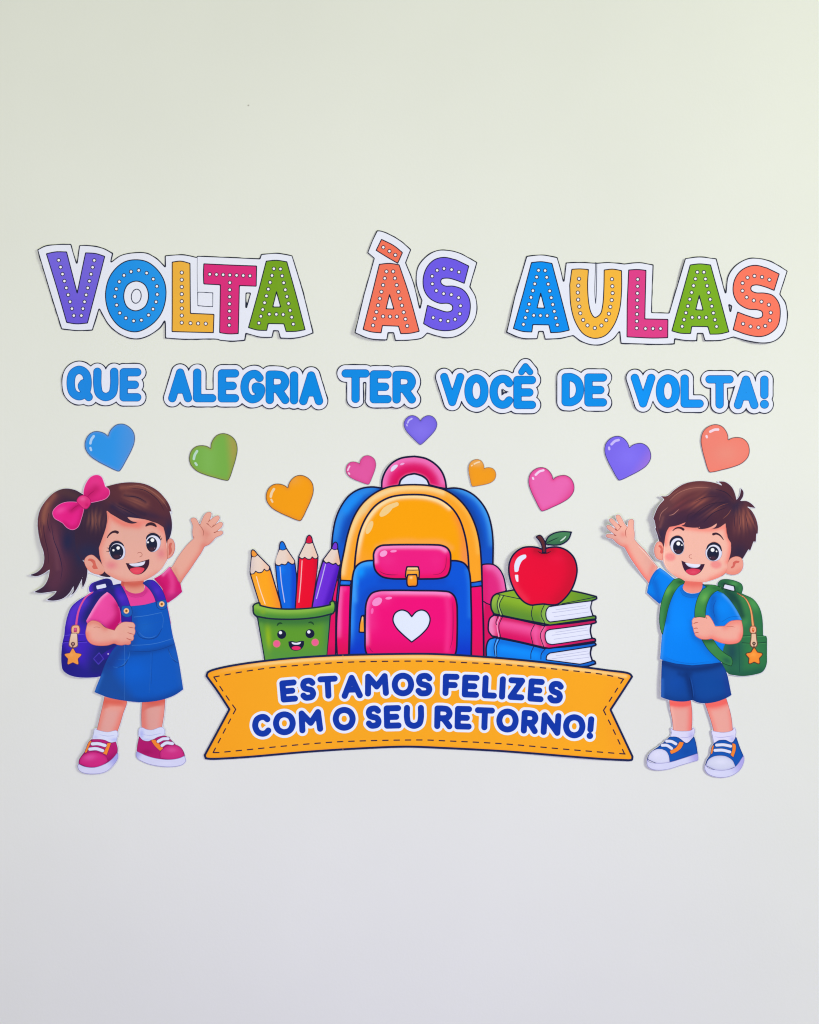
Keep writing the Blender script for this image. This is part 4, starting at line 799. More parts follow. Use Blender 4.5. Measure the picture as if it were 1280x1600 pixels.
arm = poly('B3 805,600! 860,555 920,543 968,545! 982,620 978,695 945,752 870,771 780,760 680,718! 640,727 600,728! 560,712 530,690 520,665! 512,640 508,615! 498,590 500,575! 498,545 520,518 570,513 622,520! 628,497! 655,500 690,545 718,602!')
B.part('arm', [(arm.grow(.35), 'B8564E'), (arm.grow(-.3), paint('EEAA9A', ('s','B3 690,722 780,755 870,765 950,745 975,690',9.6,'F2766C',.85), ('s','B3 815,600 870,565 960,550',10,'EE8678',.8), ('s','B3 545,708 600,722 680,718',8,'EE8478',.8), ('b','B3',700,660,60,40,0,'EBA294',.6), ('s','B3 970,590 978,680',6,'F08C7E',.7))),
   (lens('B3 820,603 870,602 910,612', .7), 'C46A5C'), (lens('B3 508,578 530,568 558,565', 1.1), 'BE5C50'), (lens('B3 512,625 535,618 555,622', 1.1), 'BE5C50'), (lens('B3 520,668 540,660 562,660', 1.1), 'BE5C50'), (lens('B3 628,505 635,520 640,535', .7), 'C46A5C')], label='bent arm whose fist holds the green strap')
sfx = [('e',1.0,'1D5A34',.6)]
def bstrap(path, fx, label=None):
    p = poly(path); B.part('strap', [(p.grow(.4), '174028'), (p.grow(-.4), paint('3A8446', *fx))])
bstrap('B3 322,155! 375,145 430,175! 420,195! 380,215 335,270 300,340 270,430 245,540 213,682! 195,630 185,560 190,450 215,330 260,230', [('b','B3',265,260,40,60,30,'5FA94E',.95), ('b','B3',390,180,50,25,0,'1E5234',.9), ('s','B3 320,290 275,400 240,560',8,'225E34',.7), ('b','B3',205,520,20,120,0,'468E58',.6)])
up = poly('B3 595,205! 660,205 735,215 792,250! 730,268 680,310 645,380 630,440 624,519! 570,512 523,518! 525,440 545,350 590,260 640,225!')
B.part('strap', [(up.grow(.4), '174028'), (up.grow(-.4), paint('3F8C46', ('b','B3',620,330,50,60,30,'62AC52',.95), ('b','B3',720,235,60,25,0,'2A6A3A',.8), ('b','B3',620,210,50,18,0,'1D4A34',.9), ('s','B3 760,262 690,305 650,380 635,460',7,'1F5A34',.7), ('g','B3',570,450,570,520,'3C7C48')))])
bstrap('B3 590,728! 650,730 700,728! 740,790 800,850 870,895! 885,940 872,980! 800,955 710,885 640,810', [('b','B3',700,800,50,50,40,'3F8A50',.8), ('b','B3',830,930,60,40,30,'255F4C',.9), ('s','B3 600,735 690,735',8,'1F5034',.8)])
SHORTS = poly('B4 240,80! 400,120! 580,140! 800,120! 905,105! 960,210 990,330 1020,470! 960,505 850,545 720,562 640,550 585,525! 520,540 430,542 320,522 230,490! 232,300')
for lp, fx in (('B4 322,490! 560,490! 578,640 580,740 572,870! 470,878 372,868! 360,740 335,620', [('h',poly('B4 290,400! 600,400! 590,580! 480,598 340,585!'),3,'EE6259',.8), ('s','B4 330,560 440,575 560,560',9.9,'F0625C',.95), ('s','B4 575,620 572,740 565,850',9.6,'F2716A',.85), ('s','B4 350,620 370,740 378,850',5,'F0AFA2',.6)]),
               ('B4 700,500! 955,490! 1000,640 1020,740 1032,870! 930,890 822,876! 790,760 750,640', [('h',poly('B4 650,400! 1000,400! 1000,550! 880,580 740,605!'),3,'EC645A',.8), ('s','B4 730,590 850,580 965,545',10.8,'F0655E',.95), ('s','B4 760,640 800,760 830,865',7.2,'EE8074',.7), ('s','B4 1000,650 1015,760 1020,860',6,'EE8078',.6)])):
    B.part('leg', [(poly(lp).grow(.3) - SHORTS, 'B05E58'), (poly(lp).grow(-.4) - SHORTS, paint('E8A397', *fx))])
for sp, fx, ln in (('B4 345,838 368,858 470,872 575,858 592,832 606,860 600,900 590,930 592,965 545,1002 500,1000! 430,940! 345,930 352,890', [('b','B4',570,920,40,60,0,'B4B2EA',.8)], 'B4 440,938 520,940 590,915'),
               ('B4 798,868 825,872 930,886 1030,862 1050,832 1068,880 1060,920 1062,970 1020,1000! 950,975! 880,970 822,1005! 808,930', [('b','B4',1030,960,40,40,0,'B8B8EC',.8)], 'B4 820,930 900,940 1050,920')):
    B.part('sock', [(poly(sp).grow(.3), '8C88B8'), (poly(sp).grow(-.2), paint('DAD8F2', *fx)), (lens(ln, .8), 'B0AEDC')])
BS = paint('1354B0', ('b','B4',520,1100,80,50,0,'0F4AA0',.7), ('e',1.2,'0E3C88',.6))
toe = paint('D6D8EE', ('b','B4',180,1130,50,40,0,'E0E0F4',.6), ('e',1.5,'B6B6DC',.6))
shoe('B4 78,1180! 100,1210 200,1225 330,1215 480,1172 640,1118! 643,1190 600,1205 450,1250 320,1290 200,1302 120,1285 82,1250','B4 330,935! 400,935 450,958 520,1003 600,930! 620,1000 640,1120! 480,1172 330,1216 200,1226 80,1182! 92,1140 140,1085 200,1045 270,990',
  ['B4 440,985! 492,995! 460,1060 410,1100 345,1128! 328,1088! 400,1050'],['B4 295,980 350,985 400,1012','B4 245,1025 300,1028 352,1062'],
  'B4 85,1182! 95,1135 140,1085 190,1065 240,1065! 290,1090 320,1140 332,1216! 200,1228', BS, toe, [('g','B4',500,1200,640,1150,'ABA4E2'), ('b','B4',200,1260,80,30,0,'DEDEF6',.5)], 5.0, '10346E', B)
shoe('B4 725,1240! 760,1280 850,1302 960,1302 1062,1265 1155,1140! 1158,1200 1120,1290 1050,1350 950,1382 830,1376 750,1338 722,1290','B4 822,1005! 880,975 950,970 1025,998 1070,935! 1110,1050 1150,1145! 1120,1210 1062,1268! 960,1304 850,1304 728,1245! 745,1190 790,1120 800,1050',
  ['B4 1025,1003! 1062,1015 1068,1070 1040,1165! 1005,1135! 1025,1080','B4 825,1015! 815,1070! 805,1120! 782,1130! 790,1080 800,1040'],['B4 850,1025 930,1022 1010,1038','B4 832,1083 920,1082 1000,1102'],
  'B4 730,1252! 755,1190 810,1152 880,1140 960,1150 1030,1195 1064,1266! 960,1304 850,1304', BS, paint('CFD3E8', ('b','B4',900,1210,90,40,0,'DDDFF2',.8), ('e',2,'AEAEDA',.6)), [('g','B4',980,1340,1130,1240,'AEA8E4'), ('b','B4',850,1340,80,20,0,'DEDEF6',.5)], 5.0, '10346E', B)
B.sheet(.9)

# ============================================================ the backpack picture with its banner
C = Cut('backpack_picture_cutout', 'large printed cutout of a backpack, pencil cup, books and apple above an orange banner', 'picture cutout', (655, 1190),
  ((400,900,18,90,3.2), (520,800,18,60,1.2), (600,730,25,20,2.0), (785,860,25,40,1.5), (325,1110,25,60,1.0), (800,870,25,60,3.0), (900,1180,60,20,1.8), (980,1110,25,50,1.0), (850,850,60,20,1.2)), base=1.0, seams=(('x',536,1),('x',745,-1),('y',872,1)))
NV = '15163A'
bp = C.part('backpack', ol(poly('C2 145,1260! 160,1080 200,880 270,720 370,590 500,512 640,487 772,500! 900,480! 1200,480! C3 465,508! 560,500 680,522 800,585 900,685 975,810 1020,960 1043,1150 1042,1460! C5 1130,330! 1042,700! 930,1300! C4 150,1000! 100,400!'), 2.4,
   paint('0A5AD0', ('s','C2 185,1150 230,900 330,730 500,570 680,520',13,'2C8CE6',.85), ('s','C2 330,760 430,650 450,630',14,'148CF4',.85), ('b','C2',510,605,28,20,-30,'1688F0',.8), ('s','C2 300,1150 350,980 470,780 640,620 760,520',13,'0E3E9C',.7),
     ('s','C3 520,510 700,550 850,650 960,830 1010,1000 1025,1200',9,'3A96EA',.9), ('s','C3 480,520 640,650 780,830 860,1050 905,1400',14,'103A90',.8), ('g','C3',900,1000,900,1450,'1050C0')), NV),
   label='large backpack with blue sides, orange body and pink pockets')
C.part('side_pocket', ol(poly('C4 165,320! 90,600 0,1420! 115,1420! 125,730 150,480!'), 2.0, paint('E00C60', ('g','C4',60,1200,60,1400,'C80A54'), ('b','C4',110,600,30,80,0,'EC1C70',.6)), NV) + [(line('C4 50,700 90,715 130,728', 1.8), NV)], parent=bp)
C.part('side_pocket', ol(poly('C5 905,258! 970,250 1050,258 1120,310 1175,410 1210,580! 1060,700! 1040,1000! 1040,1420! 930,1420!'), 2.0,
   paint('E2267E', ('g','C5',1020,700,1020,900,'D01058'), ('s','C5 960,275 1050,285 1120,350 1170,450 1195,560',12,'F06AB4',.85), ('s','C5 925,300 940,500 945,700',10,'D81468',.6)), NV) + [(line('C5 930,720 970,745 1035,765', 1.9), NV), (poly('C5 940,735! 975,755 1035,778! 1040,1420! 942,1420!').grow(-.4), paint('D20E5C'))], parent=bp)
C.part('carry_handle', ol(poly('C2 770,512! 778,400 820,290 900,190 1020,125 1180,105 C3 60,105 200,130 320,200 400,290 445,400 462,512! 350,490! 248,462! 220,400 160,350 60,320 C2 1180,320 1080,345 1010,400 990,465!'), 2.6,
   paint('DE1A74', ('s','C2 800,450 830,320 910,220 1030,155 1180,140 C3 60,140 180,160 300,230 380,330 420,430',11,'EE74BE',.85), ('s','C2 940,470 990,380 1080,310 1180,290 C3 60,290 180,320 250,400',16,'D40A56',.85), ('e',1.3,'F08CC8',.3)), NV)
   + [(lens('C2 890,290 925,245 970,215', 4.8), 'DCD2EE'), (lens('C2 1005,210 1030,198 1055,192', 2.6), 'E8A4D6')], parent=bp)
C.part('handle_gap', [(poly('C2 1003,462! 1025,405 1090,350 1180,335 C3 60,335 155,362 212,405 232,462! 60,455').grow(-.2), 'D6DFF4')], parent=bp)
frame = C.part('frame', ol(poly('C2 255,1620! 262,1500 300,1300 350,1070 430,850 545,680 700,555 850,490 1050,462 1200,458 C3 60,458 200,465 330,490 450,528 600,625 730,775 820,960 870,1150 893,1350 905,1620! C5 915,800 925,1000 930,1420! C4 140,1420! 125,1150 133,900 160,640 178,440!'), 2.4,
   paint('F9A224', ('s','C2 275,1560 320,1300 375,1070 460,870 580,700 730,590 880,530 1050,500 C3 60,495 250,505 420,550',9,'F6D490',.95), ('b','C2',560,760,50,130,35,'EACB8C',.85), ('b','C2',800,570,90,26,-25,'F0CE92',.7), ('s','C3 480,570 640,690 760,850 830,1050 870,1300',8,'F8B84C',.8), ('e',1.6,'E08C20',.3)), NV), parent=bp)
C.part('lower_side_panel', ol(poly('C4 168,520! 300,522! 288,900 275,1420! 140,1420! 128,1150 138,850'), 1.6, paint('EC0A78', ('s','C4 185,560 165,850 160,1150',6,'F05CA8',.9), ('g','C4',200,1000,200,1380,'DC0C54'), ('b','C4',230,560,30,40,0,'F03C98',.7)), NV), parent=bp)
C.part('lower_side_panel', ol(poly('C5 770,540! 905,525! 918,1000 925,1420! 778,1420! 776,900'), 1.6, paint('EA0468', ('g','C5',850,1000,850,1380,'DC1058'), ('b','C5',850,600,40,60,0,'E80C6C',.7)), NV), parent=bp)
C.part('side_band', ol(poly('C4 176,452! 312,460! 303,516! 168,514!'), 1.8, paint('1068D8', ('b','C4',230,485,50,14,0,'2A86EA',.8)), NV), parent=bp)
C.part('side_band', ol(poly('C5 766,482! 830,475 902,460! 908,520! 840,532 768,538!'), 1.8, paint('0F5CD0', ('b','C5',840,500,40,12,0,'2478E4',.7)), NV), parent=bp)
fp = C.part('front_panel', ol(poly('C2 428,1560! 450,1300 495,1060 580,865 700,715 850,625 1000,590 1180,582 C3 60,582 200,590 380,640 520,740 620,880 690,1080 728,1300 745,1560!'), 2.6,
   paint('FCA204', ('s','C2 465,1450 485,1250 530,1050 610,880 720,745 860,655 1000,615 1180,605 C3 60,605 220,620 380,670 500,750',6,'F8DCA4',.95), ('s','C3 600,850 660,1000 700,1250 715,1480',12,'F08C38',.85), ('b','C3',690,1350,60,150,0,'F2904A',.8), ('g','C2',700,1200,500,1560,'F8A030'), ('s','C2 720,1240 900,1180 1180,1170 C3 60,1175 400,1180 520,1250',8,'F2A850',.6)), NV), parent=bp)
C.part('gloss_mark', [(disc('C2', 830,780,108,44,-42) | lineS(curve('C2 820,775 880,735 960,702', False), 9.2, 6.4), 'EFCB88')], parent=fp)
C.part('gloss_mark', [(disc('C2',620,993,88,34,-66), 'EFCB88')], parent=fp)
fb = C.part('front_pocket', ol(poly('C4 285,1420! 293,1200 300,900 318,550 330,400 360,300 420,240 500,212 600,205! C5 500,208! 600,212 680,240 735,310 757,400 770,700 776,1000 772,1420!'), 2.5,
   paint('0654D4', ('g','C4',450,500,350,280,'0A78E8'), ('s','C4 345,700 350,450 380,310 450,255 560,232',9,'3CA0F4',.9), ('b','C4',430,350,55,80,15,'0494FA',.85), ('b','C4',392,470,16,60,0,'0490F6',.8), ('s','C4 310,1300 318,1000 330,700',8,'2F90F0',.8),
     ('s','C4 450,1300 455,1000 470,700 560,590 800,575 C5 300,575 520,590',13,'0A46BE',.7), ('s','C4 700,455 1000,470 C5 200,470 420,460',13,'0A48C0',.8), ('s','C5 720,330 745,500 755,900',7,'1E74E0',.7), ('g','C5',680,1000,680,1380,'0A38C4')), NV), parent=bp)
lp = C.part('lower_pocket', ol(poly('C4 520,1400! 490,1330 484,1150 487,900 495,760 520,680 570,615 660,585 800,580 1000,580 C5 60,582 400,588 500,602 560,650 590,740 597,900 595,1150 585,1330 565,1400!'), 2.5,
   paint('EE0A78', ('s','C4 505,1250 500,1000 510,780 560,660 640,615 800,605 C5 60,605 380,612 490,630',7,'F68CCC',.9), ('s','C4 520,1000 520,800 590,680 700,650',22,'F03C98',.5), ('g','C4',900,1100,900,1380,'E2086A'), ('s','C5 470,680 490,900 480,1150 470,1330',8,'F2308C',.7), ('s','C5 565,740 575,950 565,1250',8,'E8085C',.7)), NV)
   + [(lens('C5 540,720 545,950 535,1200 500,1330', 1.1), 'A0105C'), (lens('C4 540,1290 560,1330 590,1355', 1.0), 'A0105C')], parent=bp)
C.part('gloss_mark', [(disc('C4',635,722,68,46,-35), 'F390CC')], parent=lp); C.part('gloss_mark', [(disc('C4',780,677,42,17,-6), 'F48CCB')], parent=lp); C.part('gloss_mark', [(disc('C4',573,838,17,38,8), 'F467B4')], parent=lp)
C.part('white_heart', ol(poly('C4 1065,1225! 960,1135 870,1040 833,950 860,865 940,825 1015,848 1068,908! C5 80,850 150,825 215,850 257,930 235,1030 150,1130 30,1225!'), 1.9, paint('DFE8FA', ('e',1.2,'BED0EE',.5)), NV), parent=lp)
flap = C.part('top_flap', ol(poly('C4 592,200 592,120 620,60 680,22 780,12 1000,8 1060,8 C5 300,10 400,18 470,50 508,110 515,200 508,310 470,395 390,428 200,437 C4 1000,437 800,432 690,405 620,340 595,270'), 2.6,
   paint('EC1A80', ('s','C4 620,220 622,120 670,55 780,38 1000,32 C5 200,35 380,45 450,80',6,'F590CC',.9), ('s','C4 640,330 720,395 860,415 1060,420 C5 200,418 380,400 460,330 485,200',10,'E8085C',.8), ('b','C4',760,200,120,90,0,'EE2C8C',.6), ('b','C5',330,200,90,100,0,'EE2486',.6)), NV)
   + [(lens('C4 655,335 720,370 800,385 900,385', 1.0), '8A1450'), (lens('C5 280,385 380,370 440,310 460,200 455,130', 1.0), 'A01458')], parent=bp)
C.part('gloss_mark', [(disc('C4',715,120,50,36,-30), 'F4A0D4')], parent=flap); C.part('gloss_mark', [(disc('C4',840,90,42,15,-6), 'F48CC8')], parent=flap)
bk = C.part('buckle', ol(poly('C4 1008,285! 1150,285! 1162,340 1160,420! 1140,430! 1010,430! 990,410! 995,340'), 2.0, paint('F0A22C', ('g','C4',1080,350,1080,290,'F8E0A0'), ('b','C4',1080,350,60,24,0,'F8B040',.8)), NV) + [(line('C4 1005,325 1080,328 1155,325', 1.1), NV)], parent=flap)
C.part('buckle_tongue', ol(poly('C4 1018,385! 1128,382! 1138,440 1130,522 1080,528 1020,525 1008,440'), 2.0, paint('F59A22', ('b','C4',1060,420,20,18,0,'F8D898',.9), ('s','C4 1030,510 1080,515 1120,505',5,'E8841C',.7)), NV), parent=bk)
C.part('zip_pull', ol(poly('C4 440,900! 470,890! 478,1105! 410,1102! 418,1000'), 1.8, paint('F2A030', ('b','C4',455,930,14,40,0,'F8D490',.8)), NV), parent=bp)

# pencils and cup
cup = C.part('pencil_cup', ol(poly('C1 120,910! 160,868 240,850 600,830 960,840 1010,850! 1000,980! 968,1010! 948,1220 922,1520! 245,1520! 200,1250 162,1030! 130,1000!'), 2.0,
   paint('5C9A2C', ('s','C1 165,880 400,905 700,905 980,870',18,'1E4A30',.9), ('b','C1',280,1260,38,190,-3,'8EB41E',.95), ('g','C1',850,1200,960,1200,'488A44'), ('s','C1 170,1050 400,1070 700,1070 960,1030',14,'33703A',.85), ('s','C1 240,1440 500,1460 800,1440 920,1420',20,'4E9442',.6), ('b','C1',620,1200,160,120,0,'629E2C',.6), ('s','C1 200,1100 240,1300 260,1480',5,'5E9A40',.6)), '1B2A3C'),
   label='green pencil cup with a smiling face')
def pencil(tip, wood, body, sil, col, fx, tcol, gl, woodfx, lab):
    p = C.part('pencil', [(poly(sil).grow(.9), '1A1C3E'), (poly(body).grow(-.6), paint(col, *fx)), (line(gl, 1.5), paint(col, ('s',gl,20,'FFFFFF',.45)))], label=lab)
    C.part('sharpened_wood', [(poly(wood).grow(-.3), paint('E6D2C4', *woodfx))], parent=p)
    C.part('pencil_tip', [(poly(tip).grow(-.5), tcol)], parent=p)
pencil('C1 98,348! 94,300 106,280 125,288 162,330! 130,356','C1 98,352! 130,358 162,334! 292,468! 285,498 262,508 235,485! 215,518 175,528 140,510! 120,538 90,546! 82,520 90,420','C1 86,548! 120,543 142,516! 175,534 215,524 236,492! 262,514 285,504 296,484! 432,940! 205,940!',
  'C1 95,350! 92,300 105,278 125,284 162,328! 295,465! 300,480 435,940! 205,940! 82,548! 80,530', 'F8A31C', [('g','C1',270,700,380,680,'F48E2C'),('s','C1 100,560 160,700 240,920',10,'F6A830',.8)], 'F29A3A', 'C1 150,575 190,720 245,880', [('g','C1',170,430,280,430,'E8C0A8'),('s','C1 105,360 100,500',6,'D8C8C8',.6)], 'orange pencil')
pencil('C1 403,268! 414,205 430,188 450,200 480,265! 440,282','C1 403,272! 440,284 480,270! 570,400! 565,428 540,433 498,405! 470,440 425,432! 400,450 365,438! 358,420 370,360','C1 362,445! 400,455 425,438! 470,446 500,412! 540,440 574,430! 592,600 575,940! 435,940! 385,700',
  'C1 402,268! 412,204 430,186 450,198 480,262! 572,400! 592,560 598,640 590,940! 425,940! 385,700 358,430!', '0A66DC', [('g','C1',510,600,560,600,'0A48CC'),('b','C1',430,500,40,60,0,'0C7CF0',.7)], '1070DC', 'C1 410,470 425,640 460,860', [('g','C1',450,350,540,350,'E8C4AC')], 'blue pencil')
pencil('C1 695,198! 715,135 735,118 755,135 772,195! 733,208','C1 695,202! 733,210 772,200! 828,350! 820,368 795,374 766,350! 750,376 712,376 685,355! 655,374 622,352!','C1 622,362! 655,380 685,362! 712,382 750,382 768,358! 795,380 830,368! 815,560 757,940! 582,940!',
  'C1 695,196! 713,133 735,116 757,133 772,192! 832,350! 830,400 815,560 760,940! 580,940! 600,600 618,352!', 'E8062C', [('g','C1',760,650,810,650,'D2082E'),('s','C1 640,400 610,700 590,900',8,'F0203C',.7)], 'D21840', 'C1 655,400 640,640 620,860', [('g','C1',730,280,800,290,'EAC8B4')], 'red pencil')
pencil('C1 985,262! 1010,205 1030,195 1045,215 1050,265! 1015,278','C1 985,266! 1015,280 1050,270! 1080,430! 1060,450 1030,420! 1000,434 950,410! 925,420 893,390!','C1 890,402! 925,428 950,418! 1000,442 1030,428! 1058,458 1076,452! 1020,700 960,940! 765,940! 830,600',
  'C1 983,262! 1008,204 1030,193 1047,213 1052,262! 1084,435! 1020,700 962,940! 762,940! 828,590 886,392!', '6A2BD4', [('g','C1',940,650,1000,670,'4E14B8'),('s','C1 890,430 840,640 790,860',9,'7A3CDC',.7)], '7434CC', 'C1 915,440 870,620 815,820', [('g','C1',1000,340,1060,360,'E6BCA0')], 'purple pencil')
C.part('cup_rim', ol(poly('C1 112,905! 125,885 160,868 186,868! 190,895! 300,922 450,936 650,933 850,913 970,888! 966,862 1000,846 1020,875 1018,950 1000,985! 850,1022 650,1046 450,1050 280,1040 150,1015! 120,985'), 2.2,
   paint('5C9C30', ('s','C1 130,905 300,945 500,958 750,942 980,890',8,'88BC48',.9), ('b','C1',220,970,40,40,0,'84AE28',.8), ('s','C1 160,1005 400,1035 700,1030 980,975',8,'3E8440',.6)), '1B2A3C'), parent=cup)
C.part('cup_wall', [(poly('C1 170,1045! 300,1062 560,1068 800,1050 960,1022! 945,1220 920,1520! 250,1520! 205,1250'), paint('5C9A2C', ('b','C1',280,1260,38,190,-3,'8EB41E',.95), ('g','C1',850,1200,960,1200,'488A44'), ('s','C1 170,1050 400,1070 700,1070 960,1030',14,'33703A',.85), ('s','C1 240,1440 500,1460 800,1440 920,1420',20,'4E9442',.6), ('s','C1 200,1100 240,1300 260,1480',5,'5E9A40',.6)))], parent=cup)
for x, y in ((428,1218),(743,1210)): C.part('eye', [(disc('C1',x,y,50), '151A3A'), (disc('C1',x-13,y-19,18), 'ECF0FF')], parent=cup, step=.8)
for x, y in ((373,1322),(800,1307)): C.part('cheek', [(disc('C1',x,y,42), paint('EC5C92', ('e',1.2,'C88860',.8)))], parent=cup)
C.part('eyebrow', [(lens('C1 374,1125 392,1100 415,1092 438,1102', 2.2), '1F4A2A')], parent=cup, step=.7); C.part('eyebrow', [(lens('C1 722,1092 748,1083 770,1092 787,1112', 2.2), '1F4A2A')], parent=cup, step=.7)
C.part('mouth', [(poly('C1 502,1298! 540,1292 590,1300 640,1290 678,1292! 672,1345 640,1385 590,1400 540,1388 510,1345'), '151A3A'), (poly('C1 535,1303! 590,1312 645,1300! 630,1325 590,1332 550,1325'), 'E2E8F4'), (disc('C1',590,1370,50,22), 'E62A6A')], parent=cup, step=.8)

# books and apple
def book(sil, cover, coverfx, pages, bands, lines, extra, lab):
    b = C.part('book', ol(poly(sil), 2.2, paint(cover, *coverfx), '16183A') + extra + [(lens_, '16183A') for lens_ in [line(q, 1.25) for q in bands]], label=lab)
    C.part('page_block', [(poly(pages).grow(1.3), '16183A'), (poly(pages).grow(-.5), paint('E2E6F6', ('e',2.5,'CDD2EC',.5)))] + [(line(q, .8), 'B6BAD8') for q in lines], parent=b)
book('C6 150,1128! 400,1178 640,1236! 900,1215 1150,1180! 1162,1200 1120,1218! 1106,1290 1125,1358! 1150,1365 1158,1390! 1080,1415! 1000,1420! 650,1380! 65,1340! 65,1220 92,1150', '0C76E0', [('s','C6 110,1160 85,1240 90,1300',10,'2A94F0',.8), ('s','C6 220,1180 400,1215 620,1265',8,'0A56C4',.7), ('s','C6 230,1240 400,1270 560,1300',16,'0A90FA',.8), ('g','C6',700,1270,1100,1210,'1462C8')],
  'C6 700,1285! 900,1255 1110,1222! 1100,1290 1120,1362! 1040,1384 1000,1392! 665,1348! 672,1310', ['C6 200,1145 165,1220 170,1320','C6 165,1140 142,1220 152,1310','C6 540,1215 512,1280 510,1340','C6 655,1240 615,1290 610,1345'], ['C6 760,1310 900,1290 1080,1262','C6 720,1340 900,1315 1090,1290','C6 850,1355 950,1342 1090,1325'], [(line('C6 180,1150 155,1220 162,1310', 1.2), '6CB8F4')], 'blue book')
book('C6 140,903! 300,930 640,1008! 900,985 1155,950! 1163,975 1118,990! 1105,1060 1122,1135! 1152,1142 1157,1165! 900,1205 690,1236! 620,1222 400,1170 120,1112! 88,1065 85,1000 100,935', 'DC1468', [('s','C6 125,935 105,1010 125,1090',12,'F290C4',.85), ('s','C6 250,975 400,1005 550,1040',20,'F45AA4',.8), ('s','C6 200,930 400,965 620,1015',8,'D00C58',.8), ('s','C6 180,1110 400,1150 600,1200',12,'D80C5C',.7), ('s','C6 560,1030 555,1120 570,1190',8,'EE5CA0',.7), ('s','C6 640,1030 620,1110 640,1200',6,'F080B4',.6), ('g','C6',750,1040,1000,1000,'BE1C58')],
  'C6 700,1050! 900,1025 1110,995! 1100,1060 1115,1135! 900,1170 720,1196! 675,1180 655,1120 665,1070', ['C6 225,922 190,1010 210,1130','C6 180,915 160,980 168,1000','C6 545,1000 510,1080 530,1190','C6 650,1010 605,1100 640,1225'], ['C6 760,1075 900,1055 1070,1030','C6 720,1105 900,1080 1085,1052','C6 740,1145 900,1122 1090,1095'], [(line('C6 200,920 172,1000 190,1120', 1.3), 'F2A8D0')], 'pink book')
gb = book('C6 165,690! 230,672 330,652! 600,640! 920,660! 1050,688 1165,718! 1168,738 1120,760! 1108,830 1130,910! 1158,915 1160,942! 900,975 700,1004! 640,990 400,945 140,890! 115,840 112,770 132,715', '7BA524', [('s','C6 190,700 330,672 420,700',12,'86B432',.5), ('s','C6 150,740 140,800 165,870',10,'9CC04C',.85), ('s','C6 180,880 400,925 620,975',24,'558A34',.85), ('s','C6 240,730 400,765 560,800',14,'8CB830',.7), ('b','C6',1000,700,120,20,10,'7DA828',.8), ('g','C6',760,900,1100,940,'5C9030'), ('s','C6 665,830 640,900 660,970',8,'8CBA54',.7)],
  'C6 690,822! 900,790 1120,762! 1105,830 1127,910! 900,945 700,970! 672,945 662,890 670,850', ['C6 200,697 172,790 195,900','C6 240,706 195,800 228,905','C6 532,805 515,890 537,975','C6 645,800 612,890 655,995','C6 165,692 300,720 420,745','C6 820,790 1000,755 1160,722'], ['C6 760,850 900,830 1060,808','C6 720,880 900,855 1080,830','C6 740,920 900,898 1090,872'], [(line('C6 222,705 185,795 212,900', 1.3), 'A8CC6C')], 'green book under the apple')
ap = C.part('apple', ol(poly('C6 575,228 500,220 420,232 340,290 297,370 288,460 310,570 365,685 440,770 510,802 575,797 640,792 700,800 775,795 850,735 920,640 963,520 970,430 940,330 870,258 780,224 700,226 650,238 615,242'), 2.3,
   paint('E40A36', ('s','C6 880,280 940,400 930,520 870,660 790,760',22,'C80E30',.85), ('b','C6',600,600,200,160,0,'EA0634',.6), ('s','C6 320,350 320,500 370,640 460,750',9,'EC2C4C',.7), ('s','C6 560,250 640,275 720,250',12,'B00E2C',.8), ('b','C6',780,340,90,60,0,'E81440',.5)), '16183A')
   + [(lens('C6 575,262 610,282 640,285 680,280 712,262', 1.6), '3A1226')], label='red apple on top of the books')
C.part('apple_stem', ol(poly('C6 562,122! 580,108 605,106 635,140 655,190 660,275! 625,278! 618,210 595,160'), 1.5, '5A2A30', '16183A'), parent=ap)
C.part('leaf', ol(poly('C6 650,190! 680,125 740,85 820,68 915,73! 885,145 820,192 750,203 690,198'), 1.8, paint('3F7A52', ('s','C6 700,130 780,95 880,85',12,'4C8A5C',.6), ('s','C6 690,185 780,190 860,150',8,'35684A',.7)), '16183A') + [(lens('C6 650,190 720,155 790,125', 1.2), '1C3A34'), (lens('C6 800,165 835,140 862,112', 1.8), 'C4DCD0')], parent=ap)
C.part('gloss_mark', [(poly('C6 345,468! 343,400 370,335 420,302 458,300 462,325 420,360 395,410 382,465! 365,472'), 'DCE2F6')], parent=ap); C.part('gloss_mark', [(poly('C6 348,500! 382,498! 384,568! 370,570 355,540'), 'ECE6F2')], parent=ap)

# banner
BN = poly('N1 85,142! 110,130 200,108 400,78 640,56 860,45 1280,38 N2 200,42 500,62 800,92 1100,130 1225,150 1240,168! 1180,260 1120,352! 1180,480 1242,612! 1238,632 1220,636! 1100,630 800,606 500,584 200,568 0,560 N1 1100,562 860,574 600,592 300,618 110,628 75,625! 68,605! 130,490 205,350! 140,250 78,165!').grow(.8)
ban = C.part('banner', [(BN, '18244C'), (BN.grow(-3.3), paint('FFA820', ('s','N1 110,150 300,110 640,75 860,64 1280,58 N2 200,62 500,82 800,112 1100,148 1200,165',5,'FBD68C',.85), ('g','N1',500,300,100,350,'F8A41E'), ('b','N2',1150,400,60,260,0,'FA9E26',.6), ('e',1.6,'E08E20',.4)))],
   label='wavy orange banner with a navy rim and stitched edge')
def stitches(path, dash=8.4, gap=9.2, w=1.9):
    V = curve(path, False, n=16); Ls = np.r_[0, np.cumsum(np.linalg.norm(np.diff(V, axis=0), axis=1))]
    n = max(1, round((Ls[-1] + gap) / (dash + gap))); per = (Ls[-1] + gap) / n; out = []
    for i in range(n):
        a = i*per; b = a + per - gap
        q = [np.interp(t, Ls, V[:,0]) for t in np.linspace(a, b, 3)]; r = [np.interp(t, Ls, V[:,1]) for t in np.linspace(a, b, 3)]
        out.append(lineS(np.stack([q, r], 1), w))
    return out
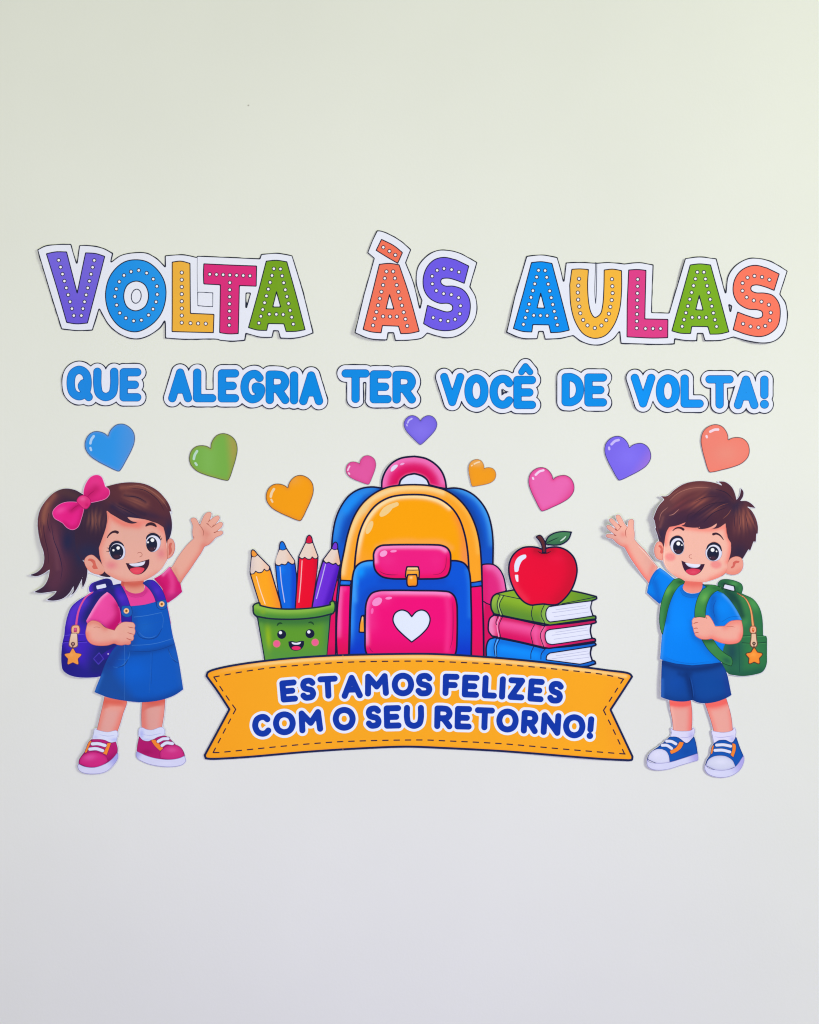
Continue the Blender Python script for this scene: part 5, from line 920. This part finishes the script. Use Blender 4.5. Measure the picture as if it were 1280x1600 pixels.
for q in ('N1 122,170 150,165! 300,138 430,120 640,102 860,88 1280,82 N2 200,86 500,100 800,125 1100,160 1190,182', 'N1 120,590 150,590! 300,575 500,555 700,538 860,528 1280,520 N2 200,525 500,540 800,565 1100,590 1198,598',
          'N1 122,170 180,260 243,350', 'N1 243,350 180,470 118,590', 'N2 1188,182 1135,265 1078,355', 'N2 1078,355 1140,480 1195,598'):
    for d_ in stitches(q): C.part('stitch', [(d_, '3A2438')], parent=ban, step=.8)
BT = [('E','N1',485,183,590,313,-5),('S','N1',597,172,692,304,-4),('T','N1',697,162,815,293,-3),('A','N1',828,156,950,292,-2),('M','N1',958,148,1095,279,-2),('O','N1',1110,146,1235,278,0),('S','N2',33,147,127,278,0),
  ('F','N2',183,151,278,278,1.5),('E','N2',290,156,390,286,2),('L','N2',402,159,490,291,2.5),('I','N2',500,166,533,296,3),('Z','N2',545,171,643,301,3),('E','N2',655,177,752,311,4),('S','N2',764,189,859,321,5),
  ('C','N1',330,373,443,506,-5),('O','N1',450,361,577,494,0),('M','N1',588,347,730,484,-5),('O','N1',782,336,910,469,0),('S','N1',962,327,1055,459,-3),('E','N1',1065,326,1165,458,-1.5),('U','P',631.3,1101.4,662.6,1139,0),
  ('R','N2',137,328,240,461,1),('E','N2',250,330,348,463,1.5),('T','N2',360,337,475,468,2),('O','N2',482,345,607,479,0),('R','N2',618,353,718,488,3),('N','N2',728,365,845,498,4),('O','N2',853,377,978,511,0),('!','N2',988,388,1024,517,5)]
gs = [glyph(a,k,l,t,r,b,9.6,rot) for a,k,l,t,r,b,rot in BT]
def group_(ix): return union([gs[i] for i in ix]).grow(4.2)
for nm, ix in (('ESTAMOS', range(0,7)), ('FELIZES', range(7,14)), ('COM', range(14,17)), ('O', [17]), ('SEU', range(18,21)), ('RETORNO!', range(21,29))):
    o = C.part('word_border', [(group_(ix), paint('E6ECFA'))], parent=ban, step=1.0, label='white border round the word ' + nm)
for g in gs: C.part('letter', [(g, paint('0E37A4'))], parent=ban, step=.85)
for q in ('P 536,1023 536.3,1062', 'P 536.2,1146 536,1172'): C.part('sheet_seam', [(line(q, .45), 'EDAE48')])
C.sheet(.6)
